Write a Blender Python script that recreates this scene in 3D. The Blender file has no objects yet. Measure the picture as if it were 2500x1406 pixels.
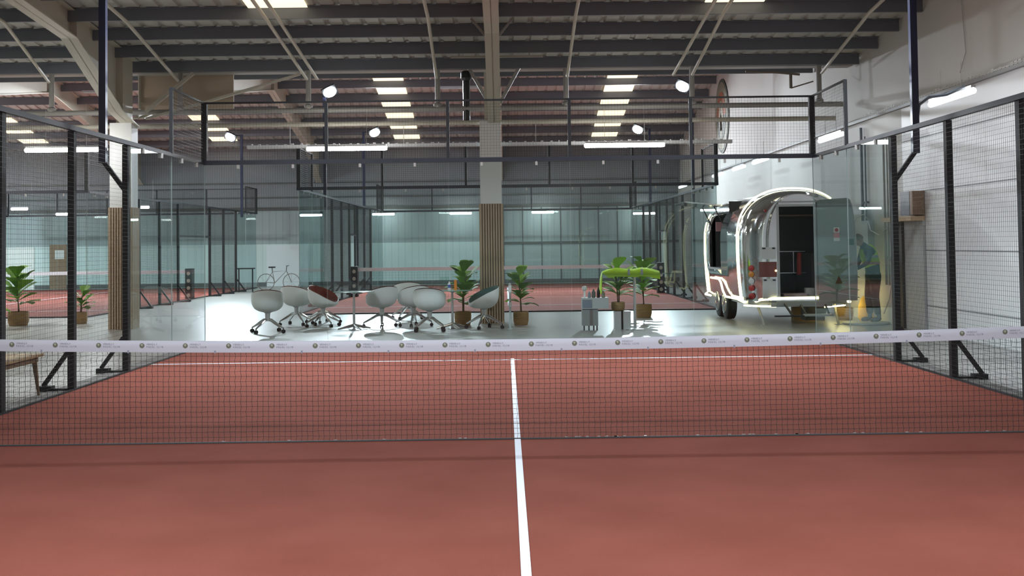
import bpy, bmesh, math, random
from mathutils import Vector, Matrix
random.seed(7)
C = bpy.context.scene.collection
PI = math.pi
R = math.radians

# ------------------------------------------------------------------ materials
MATS = {}
def mat(name, col, rough=.5, metal=0., emis=None, es=0., spec=.5, noise=None, bump=None, coat=0.):
    m = bpy.data.materials.new(name); m.use_nodes = True
    nt = m.node_tree; b = nt.nodes['Principled BSDF']
    b.inputs['Base Color'].default_value = (*col, 1)
    b.inputs['Roughness'].default_value = rough
    b.inputs['Metallic'].default_value = metal
    b.inputs['Specular IOR Level'].default_value = spec
    b.inputs['Coat Weight'].default_value = coat
    if emis:
        b.inputs['Emission Color'].default_value = (*emis, 1)
        b.inputs['Emission Strength'].default_value = es
    tc = None
    if noise or bump:
        tc = nt.nodes.new('ShaderNodeTexCoord')
    if noise:                                    # (scale, amount, second colour)
        n = nt.nodes.new('ShaderNodeTexNoise'); n.inputs['Scale'].default_value = noise[0]
        n.inputs['Detail'].default_value = 6
        mp = nt.nodes.new('ShaderNodeMapping'); nt.links.new(tc.outputs['Object'], mp.inputs['Vector'])
        if len(noise) > 3: mp.inputs['Scale'].default_value = noise[3]
        nt.links.new(mp.outputs['Vector'], n.inputs['Vector'])
        cr = nt.nodes.new('ShaderNodeValToRGB')
        cr.color_ramp.elements[0].position = .5 - noise[1]; cr.color_ramp.elements[1].position = .5 + noise[1]
        cr.color_ramp.elements[0].color = (*col, 1); cr.color_ramp.elements[1].color = (*noise[2], 1)
        nt.links.new(n.outputs['Fac'], cr.inputs['Fac']); nt.links.new(cr.outputs['Color'], b.inputs['Base Color'])
    if bump:                                     # (scale, strength)
        n2 = nt.nodes.new('ShaderNodeTexNoise'); n2.inputs['Scale'].default_value = bump[0]; n2.inputs['Detail'].default_value = 3
        nt.links.new(tc.outputs['Object'], n2.inputs['Vector'])
        bp = nt.nodes.new('ShaderNodeBump'); bp.inputs['Strength'].default_value = bump[1]; bp.inputs['Distance'].default_value = .02
        nt.links.new(n2.outputs['Fac'], bp.inputs['Height']); nt.links.new(bp.outputs['Normal'], b.inputs['Normal'])
    MATS[name] = m
    return m

def band_mat(name, col, col2, axis, scale, rough=.6, bump=.4, pos=.5):
    """ribbed sheet: procedural bands along one object axis"""
    m = mat(name, col, rough); nt = m.node_tree; b = nt.nodes['Principled BSDF']
    tc = nt.nodes.new('ShaderNodeTexCoord'); w = nt.nodes.new('ShaderNodeTexWave')
    w.bands_direction = axis; w.inputs['Scale'].default_value = scale; w.inputs['Detail'].default_value = 0
    nt.links.new(tc.outputs['Object'], w.inputs['Vector'])
    cr = nt.nodes.new('ShaderNodeValToRGB'); e = cr.color_ramp.elements
    e[0].color = (*col2, 1); e[1].color = (*col, 1); e[0].position = .02; e[1].position = pos
    nt.links.new(w.outputs['Fac'], cr.inputs['Fac']); nt.links.new(cr.outputs['Color'], b.inputs['Base Color'])
    bp = nt.nodes.new('ShaderNodeBump'); bp.inputs['Strength'].default_value = bump; bp.inputs['Distance'].default_value = .02
    nt.links.new(w.outputs['Fac'], bp.inputs['Height']); nt.links.new(bp.outputs['Normal'], b.inputs['Normal'])
    return m

def glass_mat(name, tint, base=.022, rough=0.0):
    m = bpy.data.materials.new(name); m.use_nodes = True; nt = m.node_tree; nt.nodes.clear()
    o = nt.nodes.new('ShaderNodeOutputMaterial'); mx = nt.nodes.new('ShaderNodeMixShader')
    t = nt.nodes.new('ShaderNodeBsdfTransparent'); t.inputs['Color'].default_value = (*tint, 1)
    g = nt.nodes.new('ShaderNodeBsdfGlossy'); g.inputs['Roughness'].default_value = rough; g.inputs['Color'].default_value = (.62, .68, .68, 1)
    lw = nt.nodes.new('ShaderNodeLayerWeight'); lw.inputs['Blend'].default_value = .5
    p = nt.nodes.new('ShaderNodeMath'); p.operation = 'POWER'; p.inputs[1].default_value = 6
    ma = nt.nodes.new('ShaderNodeMath'); ma.operation = 'MULTIPLY_ADD'; ma.inputs[1].default_value = 1 - base; ma.inputs[2].default_value = base
    nt.links.new(lw.outputs['Facing'], p.inputs[0]); nt.links.new(p.outputs[0], ma.inputs[0])
    nt.links.new(ma.outputs[0], mx.inputs['Fac']); nt.links.new(t.outputs[0], mx.inputs[1]); nt.links.new(g.outputs[0], mx.inputs[2])
    nt.links.new(mx.outputs[0], o.inputs['Surface'])
    MATS[name] = m
    return m

TURF = mat('red_turf', (.165, .046, .030), .95, spec=.1, noise=(1.1, .25, (.215, .064, .045)), bump=(400, .5))
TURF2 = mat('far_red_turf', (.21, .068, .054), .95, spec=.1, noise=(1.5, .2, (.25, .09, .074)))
LINE = mat('white_line', (.62, .66, .72), .8, spec=.1)
FLOOR = mat('grey_floor', (.245, .245, .225), .30, noise=(.35, .2, (.30, .30, .28)), spec=.4)
CONC = mat('concrete_strip', (.20, .20, .19), .8, noise=(3, .2, (.27, .27, .26)))
BLACK = mat('black_steel', (.012, .013, .016), .6)
BLACKR = mat('dark_rail', (.018, .021, .032), .55)
NAVY = mat('dark_blue_pole', (.016, .02, .05), .35)
WIRE = mat('black_wire', (.010, .011, .012), .5)
CORD = mat('net_cord', (.012, .013, .014), .8)
BAND = mat('net_band', (.56, .58, .66), .6)
INK = mat('print_grey', (.30, .31, .38), .8)
OLIVE = mat('print_olive', (.16, .17, .13), .8)
OLIVE2 = mat('print_pale_olive', (.42, .45, .36), .8)
GLASS = glass_mat('court_glass', (.925, .965, .966))
GEDGE = mat('glass_edge', (.42, .52, .50), .3)
CLEAR = glass_mat('table_glass', (.88, .95, .92))
WALLU = mat('upper_wall_paint', (.59, .58, .56), .8, noise=(.6, .2, (.63, .62, .60)))
WALLL = mat('lower_wall_paint', (.62, .62, .60), .7, noise=(.5, .2, (.66, .655, .64)))
WALLR = mat('white_sheet', (.80, .815, .84), .5)
FARLO = band_mat('pale_far_wall', (.66, .79, .79), (.57, .70, .70), 'X', 1.1, .6, .15, .12)
FARMID = band_mat('grey_far_wall', (.37, .44, .46), (.31, .375, .39), 'X', 1.1, .6, .15, .12)
FARUP = band_mat('grey_cladding', (.25, .275, .30), (.19, .21, .235), 'X', 3.2, .6, .3, .35)
CEIL = mat('roof_sheet', (.46, .455, .43), .7, noise=(.8, .2, (.54, .53, .505)))
PURLIN = mat('dark_purlin', (.155, .17, .20), .5)
CREAM = mat('cream_steel', (.55, .52, .44), .55)
GREYST = mat('grey_steel', (.36, .35, .33), .5)
SKYL = mat('skylight_sheet', (.8, .75, .6), .6, emis=(1.0, .86, .60), es=1.35)
WHITEP = mat('white_board', (.84, .86, .86), .6)
WOODS = mat('slat_wood', (.54, .41, .28), .6, noise=(6, .25, (.45, .34, .23), (8, 8, .6)))
WOODB = mat('slat_backing', (.20, .15, .10), .8)
WOODT = mat('bench_wood', (.42, .31, .17), .45, noise=(5, .25, (.35, .25, .13), (1, 6, 6)))
WOODD = mat('bench_leg_wood', (.16, .10, .055), .5)
TUBE = mat('tube_lamp', (1, 1, 1), .4, emis=(1, .98, .93), es=38)
FLOODE = mat('flood_lens', (1, 1, 1), .4, emis=(.86, .94, 1), es=60)
NEON = mat('neon_rope', (1, .95, .6), .4, emis=(1, .88, .46), es=4.5)
NEOND = mat('neon_rope_dim', (.9, .8, .5), .4, emis=(1, .80, .38), es=.8)
SHELLW = mat('chair_shell', (.80, .83, .82), .4)
PADR = mat('chair_pad_red', (.19, .045, .03), .8)
PADB = mat('chair_pad_brown', (.085, .03, .022), .8)
PADG = mat('chair_pad_green', (.055, .11, .095), .8)
CHROME = mat('chrome', (.78, .78, .78), .12, 1.)
ALU = mat('brushed_aluminium', (.60, .61, .62), .35, 1.)
SKIN_AL = mat('polished_aluminium', (.78, .785, .79), .09, 1., bump=(3.0, .30))
SKIN_MA = mat('matt_aluminium', (.50, .51, .50), .45, .9)
DOORG = mat('door_inner_grey', (.30, .37, .36), .4)
RUBBER = mat('rubber', (.012, .012, .012), .7)
DARKIN = mat('dark_interior', (.045, .04, .036), .7)
BROWNIN = mat('brown_interior', (.12, .09, .07), .6)
STEELIN = mat('steel_interior', (.22, .22, .22), .4, .7)
RED = mat('red_plastic', (.50, .02, .015), .35)
AMBER = mat('amber_plastic', (.70, .25, .01), .3)
WHITEL = mat('white_plastic', (.75, .76, .76), .35)
PINK = mat('pink_sign', (.75, .35, .38), .6)
LEAF = mat('leaf', (.085, .20, .025), .6, noise=(3, .2, (.14, .29, .035)))
LEAFY = mat('leaf_light', (.20, .38, .04), .6, noise=(3, .2, (.26, .46, .06)))
STEM = mat('stem', (.10, .07, .04), .8)
BASKET = band_mat('woven_basket', (.42, .27, .12), (.26, .16, .07), 'Z', 12, .8, .6, .5)
SOIL = mat('soil', (.03, .02, .015), 1)
HIVIS = mat('hi_vis_fabric', (.48, .80, .02), .7, emis=(.3, .5, 0), es=.0)
REFL = mat('reflective_tape', (.45, .5, .55), .3)
NAVYF = mat('navy_shirt', (.055, .085, .12), .9)
TROUS = mat('dark_trousers', (.022, .028, .018), .9)
SKINP = mat('skin', (.42, .26, .19), .6)
HAIR = mat('grey_hair', (.22, .19, .17), .9)
BOOT = mat('boots', (.05, .03, .025), .8)
GREYBOX = mat('grey_box', (.22, .225, .22), .5)
GREYPALE = mat('pale_grey_box', (.38, .40, .39), .5)
BLUEG = mat('blue_grey_metal', (.17, .20, .24), .45)
PINE = mat('raw_pine', (.62, .45, .28), .7)
SIGNG = mat('sign_dark_green', (.085, .105, .09), .7)
SIGNO = mat('sign_olive', (.24, .23, .17), .7)
SIGNR = mat('sign_terracotta', (.40, .13, .06), .7)
SIGNC = mat('sign_cream', (.50, .46, .38), .7)
YELL = mat('yellow_sack', (.72, .45, .07), .6)
BLUE = mat('blue_plastic', (.06, .12, .42), .4)
ORANGE = mat('orange_plastic', (.75, .25, .02), .4)
CABLE = mat('cable_white', (.55, .55, .53), .6)
DOORW = mat('door_wood', (.30, .20, .13), .6)

# ------------------------------------------------------------------ mesh building
class MB:
    def __init__(s): s.v = []; s.f = []; s.mi = []
    def add(s, vs, fs, mi=0):
        n = len(s.v); s.v += [tuple(v) for v in vs]; s.f += [tuple(i + n for i in f) for f in fs]; s.mi += [mi] * len(fs)
        return s
    def box(s, c, d, rz=0, mi=0, mis=None):
        x, y, z = d[0] / 2, d[1] / 2, d[2] / 2; c_, s_ = math.cos(rz), math.sin(rz)
        vs = []
        for dz in (-z, z):
            for dx, dy in ((-x, -y), (x, -y), (x, y), (-x, y)):
                vs.append((c[0] + dx * c_ - dy * s_, c[1] + dx * s_ + dy * c_, c[2] + dz))
        fs = [(3, 2, 1, 0), (4, 5, 6, 7), (0, 1, 5, 4), (1, 2, 6, 5), (2, 3, 7, 6), (3, 0, 4, 7)]
        s.add(vs, fs, mi)
        if mis:
            for k, m in mis.items(): s.mi[len(s.mi) - 6 + k] = m
        return s
    def b2(s, x0, x1, y0, y1, z0, z1, mi=0, mis=None):
        return s.box(((x0 + x1) / 2, (y0 + y1) / 2, (z0 + z1) / 2), (abs(x1 - x0), abs(y1 - y0), abs(z1 - z0)), 0, mi, mis)
    def bar(s, a, b, w, h=None, up=(0, 0, 1), mi=0):
        h = h or w; a = Vector(a); b = Vector(b); d = (b - a).normalized(); u = Vector(up)
        if abs(d.dot(u)) > .98: u = Vector((0, 1, 0))
        r = d.cross(u).normalized(); u = r.cross(d).normalized()
        vs = [p + r * (sx * w / 2) + u * (sy * h / 2) for p in (a, b) for sx, sy in ((-1, -1), (1, -1), (1, 1), (-1, 1))]
        return s.add(vs, [(0, 1, 2, 3), (7, 6, 5, 4), (0, 4, 5, 1), (1, 5, 6, 2), (2, 6, 7, 3), (3, 7, 4, 0)], mi)
    def tube(s, pts, r, n=10, mi=0, cap=True, radii=None):
        pts = [Vector(p) for p in pts]; rings = []; prev = None
        for i, p in enumerate(pts):
            d = (pts[min(i + 1, len(pts) - 1)] - pts[max(i - 1, 0)]).normalized()
            if prev is None:
                u = Vector((0, 0, 1)) if abs(d.z) < .9 else Vector((0, 1, 0))
                a = d.cross(u).normalized()
            else: a = (prev - d * prev.dot(d)).normalized()
            prev = a; b = d.cross(a); rr = radii[i] if radii else r
            rings.append([p + (a * math.cos(2 * PI * k / n) + b * math.sin(2 * PI * k / n)) * rr for k in range(n)])
        vs = [v for q in rings for v in q]; fs = []
        for i in range(len(pts) - 1):
            for k in range(n):
                k2 = (k + 1) % n; fs.append((i * n + k, (i + 1) * n + k, (i + 1) * n + k2, i * n + k2))
        if cap: fs.append(tuple(range(n))); fs.append(tuple(reversed(range((len(pts) - 1) * n, len(pts) * n))))
        return s.add(vs, fs, mi)
    def lathe(s, prof, c=(0, 0, 0), n=24, mi=0, sx=1, sy=1):
        vs = []; fs = []
        for r, z in prof:
            for k in range(n):
                a = 2 * PI * k / n; vs.append((c[0] + r * math.cos(a) * sx, c[1] + r * math.sin(a) * sy, c[2] + z))
        for i in range(len(prof) - 1):
            for k in range(n):
                k2 = (k + 1) % n; fs.append((i * n + k, i * n + k2, (i + 1) * n + k2, (i + 1) * n + k))
        fs.append(tuple(reversed(range(n)))); fs.append(tuple(range((len(prof) - 1) * n, len(prof) * n)))
        return s.add(vs, fs, mi)
    def ball(s, c, r, n=12, sz=1, mi=0):
        pr = [(max(1e-4, math.sin(PI * i / n)) * r, -math.cos(PI * i / n) * r * sz) for i in range(n + 1)]
        return s.lathe(pr, c, n + 4, mi)
    def build(s, name, m, parent=None, loc=None, smooth=False, rz=0):
        me = bpy.data.meshes.new(name); me.from_pydata(s.v, [], s.f)
        for x in (m if isinstance(m, (list, tuple)) else [m]): me.materials.append(x)
        for p, i in zip(me.polygons, s.mi):
            p.material_index = i
            if smooth: p.use_smooth = True
        me.update()
        if smooth:
            try: me.set_sharp_from_angle(angle=R(42))
            except Exception: pass
        o = bpy.data.objects.new(name, me); C.objects.link(o)
        if loc: o.location = loc
        o.rotation_euler.z = rz
        if parent: o.parent = parent
        return o

def tag(o, label=None, cat=None, group=None, kind=None):
    if label: o['label'] = label
    if cat: o['category'] = cat
    if group: o['group'] = group
    if kind: o['kind'] = kind
    return o
def thing(name, label, cat, loc=(0, 0, 0), rz=0, group=None):
    o = bpy.data.objects.new(name, None); C.objects.link(o); o.location = loc; o.rotation_euler.z = rz
    o.empty_display_size = .1
    return tag(o, label, cat, group)
def struct(name, mb, m, smooth=False):
    o = mb.build(name, m, smooth=smooth); o['kind'] = 'structure'; return o
def kids(o): return [c for c in o.children]
def copy_tree(o, parent=None, mats=None):
    c = o.copy(); C.objects.link(c)
    if parent: c.parent = parent
    for ch in list(o.children): copy_tree(ch, c, mats)
    return c

# ------------------------------------------------------------------ dimensions (metres): net of the near court at y = 0
XW = 7.35                 # right wall
YF = 41.5                 # far wall
XL = -24.0
YB = -16.0
VAL = 15.9                # valley line
def roof_z(y):
    if y <= 1: return 6.77 - .09 * (1 - y)
    if y <= VAL: return 5.43 + .09 * (VAL - y)
    if y <= 31: return 5.43 + (y - VAL) * .142
    return 7.57 - .165 * (y - 31)

# ------------------------------------------------------------------ setting
struct('floor', MB().b2(XL, XW, YB, YF, -.2, 0), FLOOR)
mb = MB(); mb.b2(XW, XW + .3, YB, YF, 4.05, 8.6); struct('wall_right', mb, WALLU)
mb = MB(); mb.b2(XW - .10, XW + .3, YB, 12.35, 0, 4.05, 0); mb.b2(XW - .10, XW + .3, 12.35, YF, 0, 4.05, 1)
struct('wall_right_lower', mb, [WALLR, WALLL])
mb = MB(); mb.b2(XL, -.3, YF, YF + .3, 0, 1.76, 0); mb.b2(-.3, XW, YF, YF + .3, 0, 1.76, 3); mb.b2(XL, XW, YF, YF + .3, 1.76, 3.24, 1); mb.b2(XL, XW, YF, YF + .3, 3.24, 6.2, 2)
struct('wall_far', mb, [FARLO, FARMID, FARUP, mat('far_wall_right', (.47, .55, .55), .6)])
mb = MB(); mb.b2(XL - .3, XL, YB, YF, 0, 8.6); struct('wall_left', mb, WALLU)
mb = MB(); mb.b2(XL, XW, YB - .3, YB, 0, 8.6); struct('wall_near', mb, WALLL)
mb = MB(); mb.b2(XL, XW - .1, YF - .06, YF, 3.18, 3.32); mb.b2(XL, XW - .1, YF - .05, YF, 4.3, 4.36); mb.b2(XL, XW - .1, YF - .05, YF, 3.7, 3.75); mb.b2(-.2, XW - .1, YF - .05, YF, 1.64, 1.74)
for k in range(10): mb.b2(-.15 + k * .8, -.11 + k * .8, YF - .03, YF, .16, 3.2)
struct('trim_1', mb, mat('far_rail', (.10, .11, .11), .5))
mb = MB(); mb.b2(XW - .16, XW - .1, YB, YF, 4.02, 4.07); struct('trim_2', mb, mat('ledge_grey', (.25, .25, .25), .6))
mb = MB()
for z in (.46, 1.42, 2.46, 3.4): mb.b2(XW - .107, XW - .1, YB, 12.35, z - .008, z + .008)
struct('trim_3', mb, mat('seam_grey', (.22, .23, .25), .6))
mb = MB(); mb.b2(XL, XW - .1, YF - .03, YF, 0, .16); struct('baseboard_far', mb, mat('skirting_grey', (.12, .14, .14), .6))

# ceiling: ribbed roof sheets
mb = MB(); pitch = .34; x = XL; prof = []
while x < XW:
    prof += [(x, 0), (x + .22, 0), (x + .25, .035), (x + .31, .035)]; x += pitch
ys = [YB, 1, VAL, 31, YF + .2]
vs = []; fs = []; n = len(prof)
for y in ys:
    for (px, dz) in prof: vs.append((px, y, roof_z(y) + dz))
for j in range(len(ys) - 1):
    for i in range(n - 1): fs.append((j * n + i, (j + 1) * n + i, (j + 1) * n + i + 1, j * n + i + 1))
mb.add(vs, fs)
top = len(mb.v)
for j in range(len(ys) - 1):
    y0, y1 = ys[j], ys[j + 1]
    mb.add([(XL, y0, roof_z(y0) + .12), (XW, y0, roof_z(y0) + .12), (XW, y1, roof_z(y1) + .12), (XL, y1, roof_z(y1) + .12)], [(0, 1, 2, 3)])
struct('ceiling', mb, CEIL)

# translucent skylight sheets set under the roof sheets
def skylight(x, y0, y1, label):
    m = MB(); e = .03
    vs = [(x - .52, y0, roof_z(y0) - e), (x + .52, y0, roof_z(y0) - e), (x + .52, y1, roof_z(y1) - e), (x - .52, y1, roof_z(y1) - e)]
    vs += [(a, b, c + .02) for a, b, c in vs]
    m.add(vs, [(3, 2, 1, 0), (4, 5, 6, 7), (0, 1, 5, 4), (1, 2, 6, 5), (2, 3, 7, 6), (3, 0, 4, 7)])
    tag(m.build('skylight', SKYL), label, 'skylight', 'translucent roof sheets')
skylight(-4.02, 7.0, 11.28, 'warm daylit skylight strip near the top edge left of the centre beam')
skylight(4.0, 6.0, 11.25, 'warm daylit skylight at the very top edge right of the centre beam')
skylight(-4.05, 31.3, 40.9, 'long skylight strip on the far roof just left of the slatted central pillar')
skylight(4.05, 31.3, 40.3, 'long skylight strip on the far roof right of the slatted central pillar')
skylight(-11.55, 31.3, 40.9, 'skylight strip on the far roof above the left glass corner of the near court')
skylight(-19.3, 31.3, 40.9, 'skylight strip on the far roof at the extreme left behind the mesh fence')

# purlins
def purlin(y, d, label, grp):
    z = roof_z(y); m = MB(); x0, x1 = XL + .05, XW - .02
    m.b2(x0, x1, y - .004, y + .004, z - d, z - .005); m.b2(x0, x1, y, y + .07, z - d, z - d + .008); m.b2(x0, x1, y - .07, y, z - .013, z - .005)
    m.b2(x0, x1, y + .066, y + .07, z - d, z - d + .03)
    tag(m.build('roof_purlin', PURLIN), label, 'purlin', grp)
for k in range(12): purlin(15.2 - 1.3 * k, .22, 'dark steel purlin running crosswise under the near roof slope', 'purlins of the near roof slope')
for k in range(7): purlin(40.2 - 1.6 * k, .26, 'dark steel purlin running crosswise under the far roof slope', 'purlins of the far roof slope')
for k in range(6): purlin(29.5 - 2.1 * k, .24, 'dark steel purlin crossing behind the valley gutter', 'purlins of the middle roof slope')

# rafters: tapered I sections running away from the camera
def rafter(x, pts, label, w=.25):
    m = MB()                                       # pts: (y, z of bottom)
    for (y0, z0), (y1, z1) in zip(pts, pts[1:]):
        m.add([(x - w / 2, y0, z0), (x + w / 2, y0, z0), (x + w / 2, y1, z1), (x - w / 2, y1, z1), (x - w / 2, y0, z0 + .025), (x + w / 2, y0, z0 + .025), (x + w / 2, y1, z1 + .025), (x - w / 2, y1, z1 + .025)],
              [(3, 2, 1, 0), (4, 5, 6, 7), (0, 1, 5, 4), (1, 2, 6, 5), (2, 3, 7, 6), (3, 0, 4, 7)])
        t0, t1 = roof_z(y0) - .03, roof_z(y1) - .03
        m.add([(x - .01, y0, z0), (x + .01, y0, z0), (x + .01, y1, z1), (x - .01, y1, z1), (x - .01, y0, t0), (x + .01, y0, t0), (x + .01, y1, t1), (x - .01, y1, t1)],
              [(3, 2, 1, 0), (4, 5, 6, 7), (0, 1, 5, 4), (1, 2, 6, 5), (2, 3, 7, 6), (3, 0, 4, 7)])
        m.add([(x - w / 2, y0, t0), (x + w / 2, y0, t0), (x + w / 2, y1, t1), (x - w / 2, y1, t1)], [(0, 1, 2, 3)])
    for y, _ in pts[1:-1]:
        m.b2(x - w / 2 + .01, x + w / 2 - .01, y - .008, y + .008, _ + .02, roof_z(y) - .04)
    return tag(m.build('roof_rafter', CREAM), label, 'roof beam')
NEARP = [(-14, 5.0), (1, 6.15), (11.4, 5.34), (14.0, 4.32), (15.05, 4.12)]
rafter(-7.72, NEARP, 'heavy cream haunched roof beam sweeping down at upper left to the slatted pillar', .30)
rafter(-.27, NEARP, 'cream roof beam coming straight down the middle onto the central pillar', .26)
FARP = [(16.1, 4.4), (20, 5.35), (31, 6.9), (38.6, 5.55), (YF, 4.3)]
rafter(-7.9, FARP, 'far cream roof beam slanting down left of the nearest tube lamp')
rafter(-.27, FARP, 'far cream roof beam directly behind the central pillar')
rafter(-15.4, FARP, 'far cream roof beam at left behind the mesh fence')
rafter(-15.3, NEARP, 'near cream roof beam outside the left picture edge')

# valley gutter and girder
struct('trim_4', MB().b2(XL, XW, VAL - .12, VAL + .25, 5.33, 5.39), GREYST)
m = MB().tube([(XL, 15.72, 4.50), (XW - .2, 15.72, 4.50)], .055, 12)
tag(m.build('tie_beam', GREYST), 'long pale horizontal tie tube under the valley gutter, the upper one', 'beam')
m = MB().tube([(XL, 15.72, 4.20), (XW - .4, 15.72, 4.20)], .05, 12)
tag(m.build('tie_beam', CREAM), 'long cream horizontal tie tube just below the pale one, level with the pillar tops', 'beam')
for x in (-12.2, -9.62, -6.9, -4.2, -1.47, 1.25, 3.92, 6.62):
    m = MB().tube([(x, 15.72, 4.55), (x, 15.72, 5.34)], .055, 10).lathe([(.06, 0), (.09, .03), (.09, .07), (.055, .1)], (x, 15.72, 4.53), 10)
    tag(m.build('girder_post', GREYST), 'short grey vertical post hanging between valley gutter and tie tube', 'post', 'posts of the valley girder')
for x0, x1, lab in ((-1.37, -1.48, 'thin cream stay tube under the roof just left of the central beam'), (1.19, 1.27, 'thin cream stay tube under the roof just right of the central beam'),
                    (-4.17, -4.2, 'left of the paired stay tubes crossing the upper left skylight'), (-3.96, -3.98, 'right of the paired stay tubes crossing the upper left skylight'),
                    (-6.6, -6.9, 'stay tube slanting beside the heavy upper left beam'), (3.47, 3.5, 'left of the paired stay tubes above the right floodlight'),
                    (3.75, 3.9, 'right of the paired stay tubes above the right floodlight'), (6.3, 6.62, 'stay tube slanting down at upper right beside the white wall'),
                    (-8.7, -9.6, 'stay tube at the extreme upper left')):
    m = MB().tube([(x0, 5.0, roof_z(5) - .31), (x0, 11, roof_z(11) - .31), (x1, 15.5, roof_z(15.5) - .33)], .032, 8)
    tag(m.build('stay_tube', CREAM), lab, 'tube')
for s, lab in ((-1, 'left'), (1, 'right')):
    m = MB().bar((-.27 + s * .12, 12.0, 5.40), (-.27 + s * .38, 12.0, 5.72), .04, .04)
    tag(m.build('fly_brace', GREYST), 'short diagonal brace on the %s side of the central roof beam' % lab, 'brace')
    m = MB().bar((-.27 + s * .12, 15.6, 4.6), (-.27 + s * .55, 15.6, 5.38), .07, .07)
    tag(m.build('knee_brace', GREYST), 'diagonal knee brace on the %s of the central pillar head' % lab, 'brace')
m = MB().bar((-7.6, 15.6, 4.5), (-6.6, 15.6, 5.3), .07).bar((-7.6, 15.6, 4.35), (-5.2, 15.9, 5.05), .05).bar((-6.2, 15.7, 4.75), (-4.4, 15.9, 5.3), .05)
tag(m.build('wind_brace', CREAM), 'cream diagonal bracing rods beside the left pillar head', 'brace')
m = MB().b2(-7.9, -5.9, 16.25, 16.3, 4.62, 5.4)
tag(m.build('valley_panel', mat('beige_panel', (.45, .36, .27), .8)), 'beige flat panel under the gutter right of the left pillar head', 'panel')
m = MB().tube([(-.86, 15.75, 4.25), (-.86, 15.75, 5.2)], .075, 14).lathe([(.09, 0), (.12, .05), (.12, .16), (.08, .2)], (-.86, 15.75, 5.1), 14)
tag(m.build('downpipe', mat('dark_pipe', (.03, .032, .035), .3)), 'black vertical rainwater pipe left of the central pillar head', 'pipe')
m = MB().b2(-5.5, 4.75, 15.68, 15.82, 3.70, 3.77)
for k in range(60):
    xx = -5.4 + k * .17 + random.uniform(-.05, .05); m.b2(xx, xx + random.uniform(.02, .07), 15.72, 15.78, 3.77, 3.785 + random.uniform(0, .02))
for xx in (-4.6, -2.2, .6, 2.9): m.tube([(xx, 15.76, 3.76), (xx, 15.76, 4.2)], .006, 6)
tag(m.build('cable_tray', mat('pale_tray', (.62, .64, .66), .5)), 'thin grey cable tray spanning between the tube lamps above the lounge', 'cable tray')
m = MB().bar((-1.12, 14.2, 5.36), (.72, 14.2, 5.36), .04)
tag(m.build('cross_rod', CREAM), 'short pale rod crossing under the central roof beam', 'rod')

# pillars
def pillar(x, y, label, w=.44, ztop=4.18, zs=2.46):
    t = thing('pillar', label, 'pillar', (x, y, 0))
    MB().box((0, 0, (zs + ztop) / 2), (w, w, ztop - zs)).build('painted_casing', WHITEP, t)
    MB().box((0, 0, zs / 2), (w, w, zs)).build('slat_backing', WOODB, t)
    m = MB(); n = 9; ww = w + .04; st = ww / n
    for k in range(n):
        c = -ww / 2 + st * (k + .5)
        for q in (0, 1):
            for sg in (-1, 1):
                p = (c, sg * (ww / 2 - .008)) if q == 0 else (sg * (ww / 2 - .008), c)
                d = (st * .62, .03, zs) if q == 0 else (.03, st * .62, zs)
                m.box((p[0], p[1], zs / 2), d)
    m.build('wood_slats', WOODS, t)
    MB().box((0, 0, (ztop + 5.2) / 2), (.24, .24, 5.2 - ztop)).build('steel_core', CREAM, t)
    return t
pillar(-.36, 15.38, 'central pillar with wooden slats below and white casing above')
pillar(-7.86, 14.95, 'left pillar with wooden slats, standing behind the left mesh fence')

# ------------------------------------------------------------------ padel courts
FARW = .0021
def mesh_panel(u0, u1, z0, z1, fixed, axis, pitch=.05, w=None):
    """welded wire panel; axis 'y' lies along y at x=fixed, 'x' along x at y=fixed"""
    w = w or FARW
    m = MB(); n = int(round((u1 - u0) / pitch)); h = w / 2
    def bx(a0, a1, c0, c1, off):
        if axis == 'y': m.b2(fixed - h + off, fixed + h + off, a0, a1, c0, c1)
        else: m.b2(a0, a1, fixed - h + off, fixed + h + off, c0, c1)
    for k in range(n + 1):
        a = u0 + (u1 - u0) * k / n; bx(a - h, a + h, z0, z1, 0)
    k2 = int(round((z1 - z0) / pitch))
    for k in range(k2 + 1):
        z = z0 + (z1 - z0) * k / k2; bx(u0, u1, z - h, z + h, w * .6)
    return m

def pane(par, u0, u1, fixed, axis, z1=2.97, th=.012):
    g = .004
    m = MB(); h = th / 2
    if axis == 'x': m.b2(u0 + g, u1 - g, fixed - h, fixed + h, .02, z1, 0, {0: 1, 1: 1, 3: 1, 5: 1})
    else: m.b2(fixed - h, fixed + h, u0 + g, u1 - g, .02, z1, 0, {0: 1, 1: 1, 2: 1, 4: 1})
    o = m.build('glass_pane', [GLASS, GEDGE], par)
    for u in (u0 + .55, u1 - .55):
        z = z1 - .03
        if axis == 'x': m = MB().b2(u - .018, u + .018, fixed - .028, fixed + .02, z - .03, z + .04)
        else: m = MB().b2(fixed - .028, fixed + .028, u - .018, u + .018, z - .03, z + .04)
        m.build('glass_clip', GREYST, o)
    return o

def foot(par, x, y, s):
    m = MB().bar((x + s * .0, y, .46), (x + s * .29, y, .06), .045, .045).b2(x + s * .0, x + s * .32, y - .04, y + .04, .0, .03)
    m.b2(x + s * .18, x + s * .34, y - .06, y + .06, .0, .06)
    return m.build('foot_bracket', BLACK, par)

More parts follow.
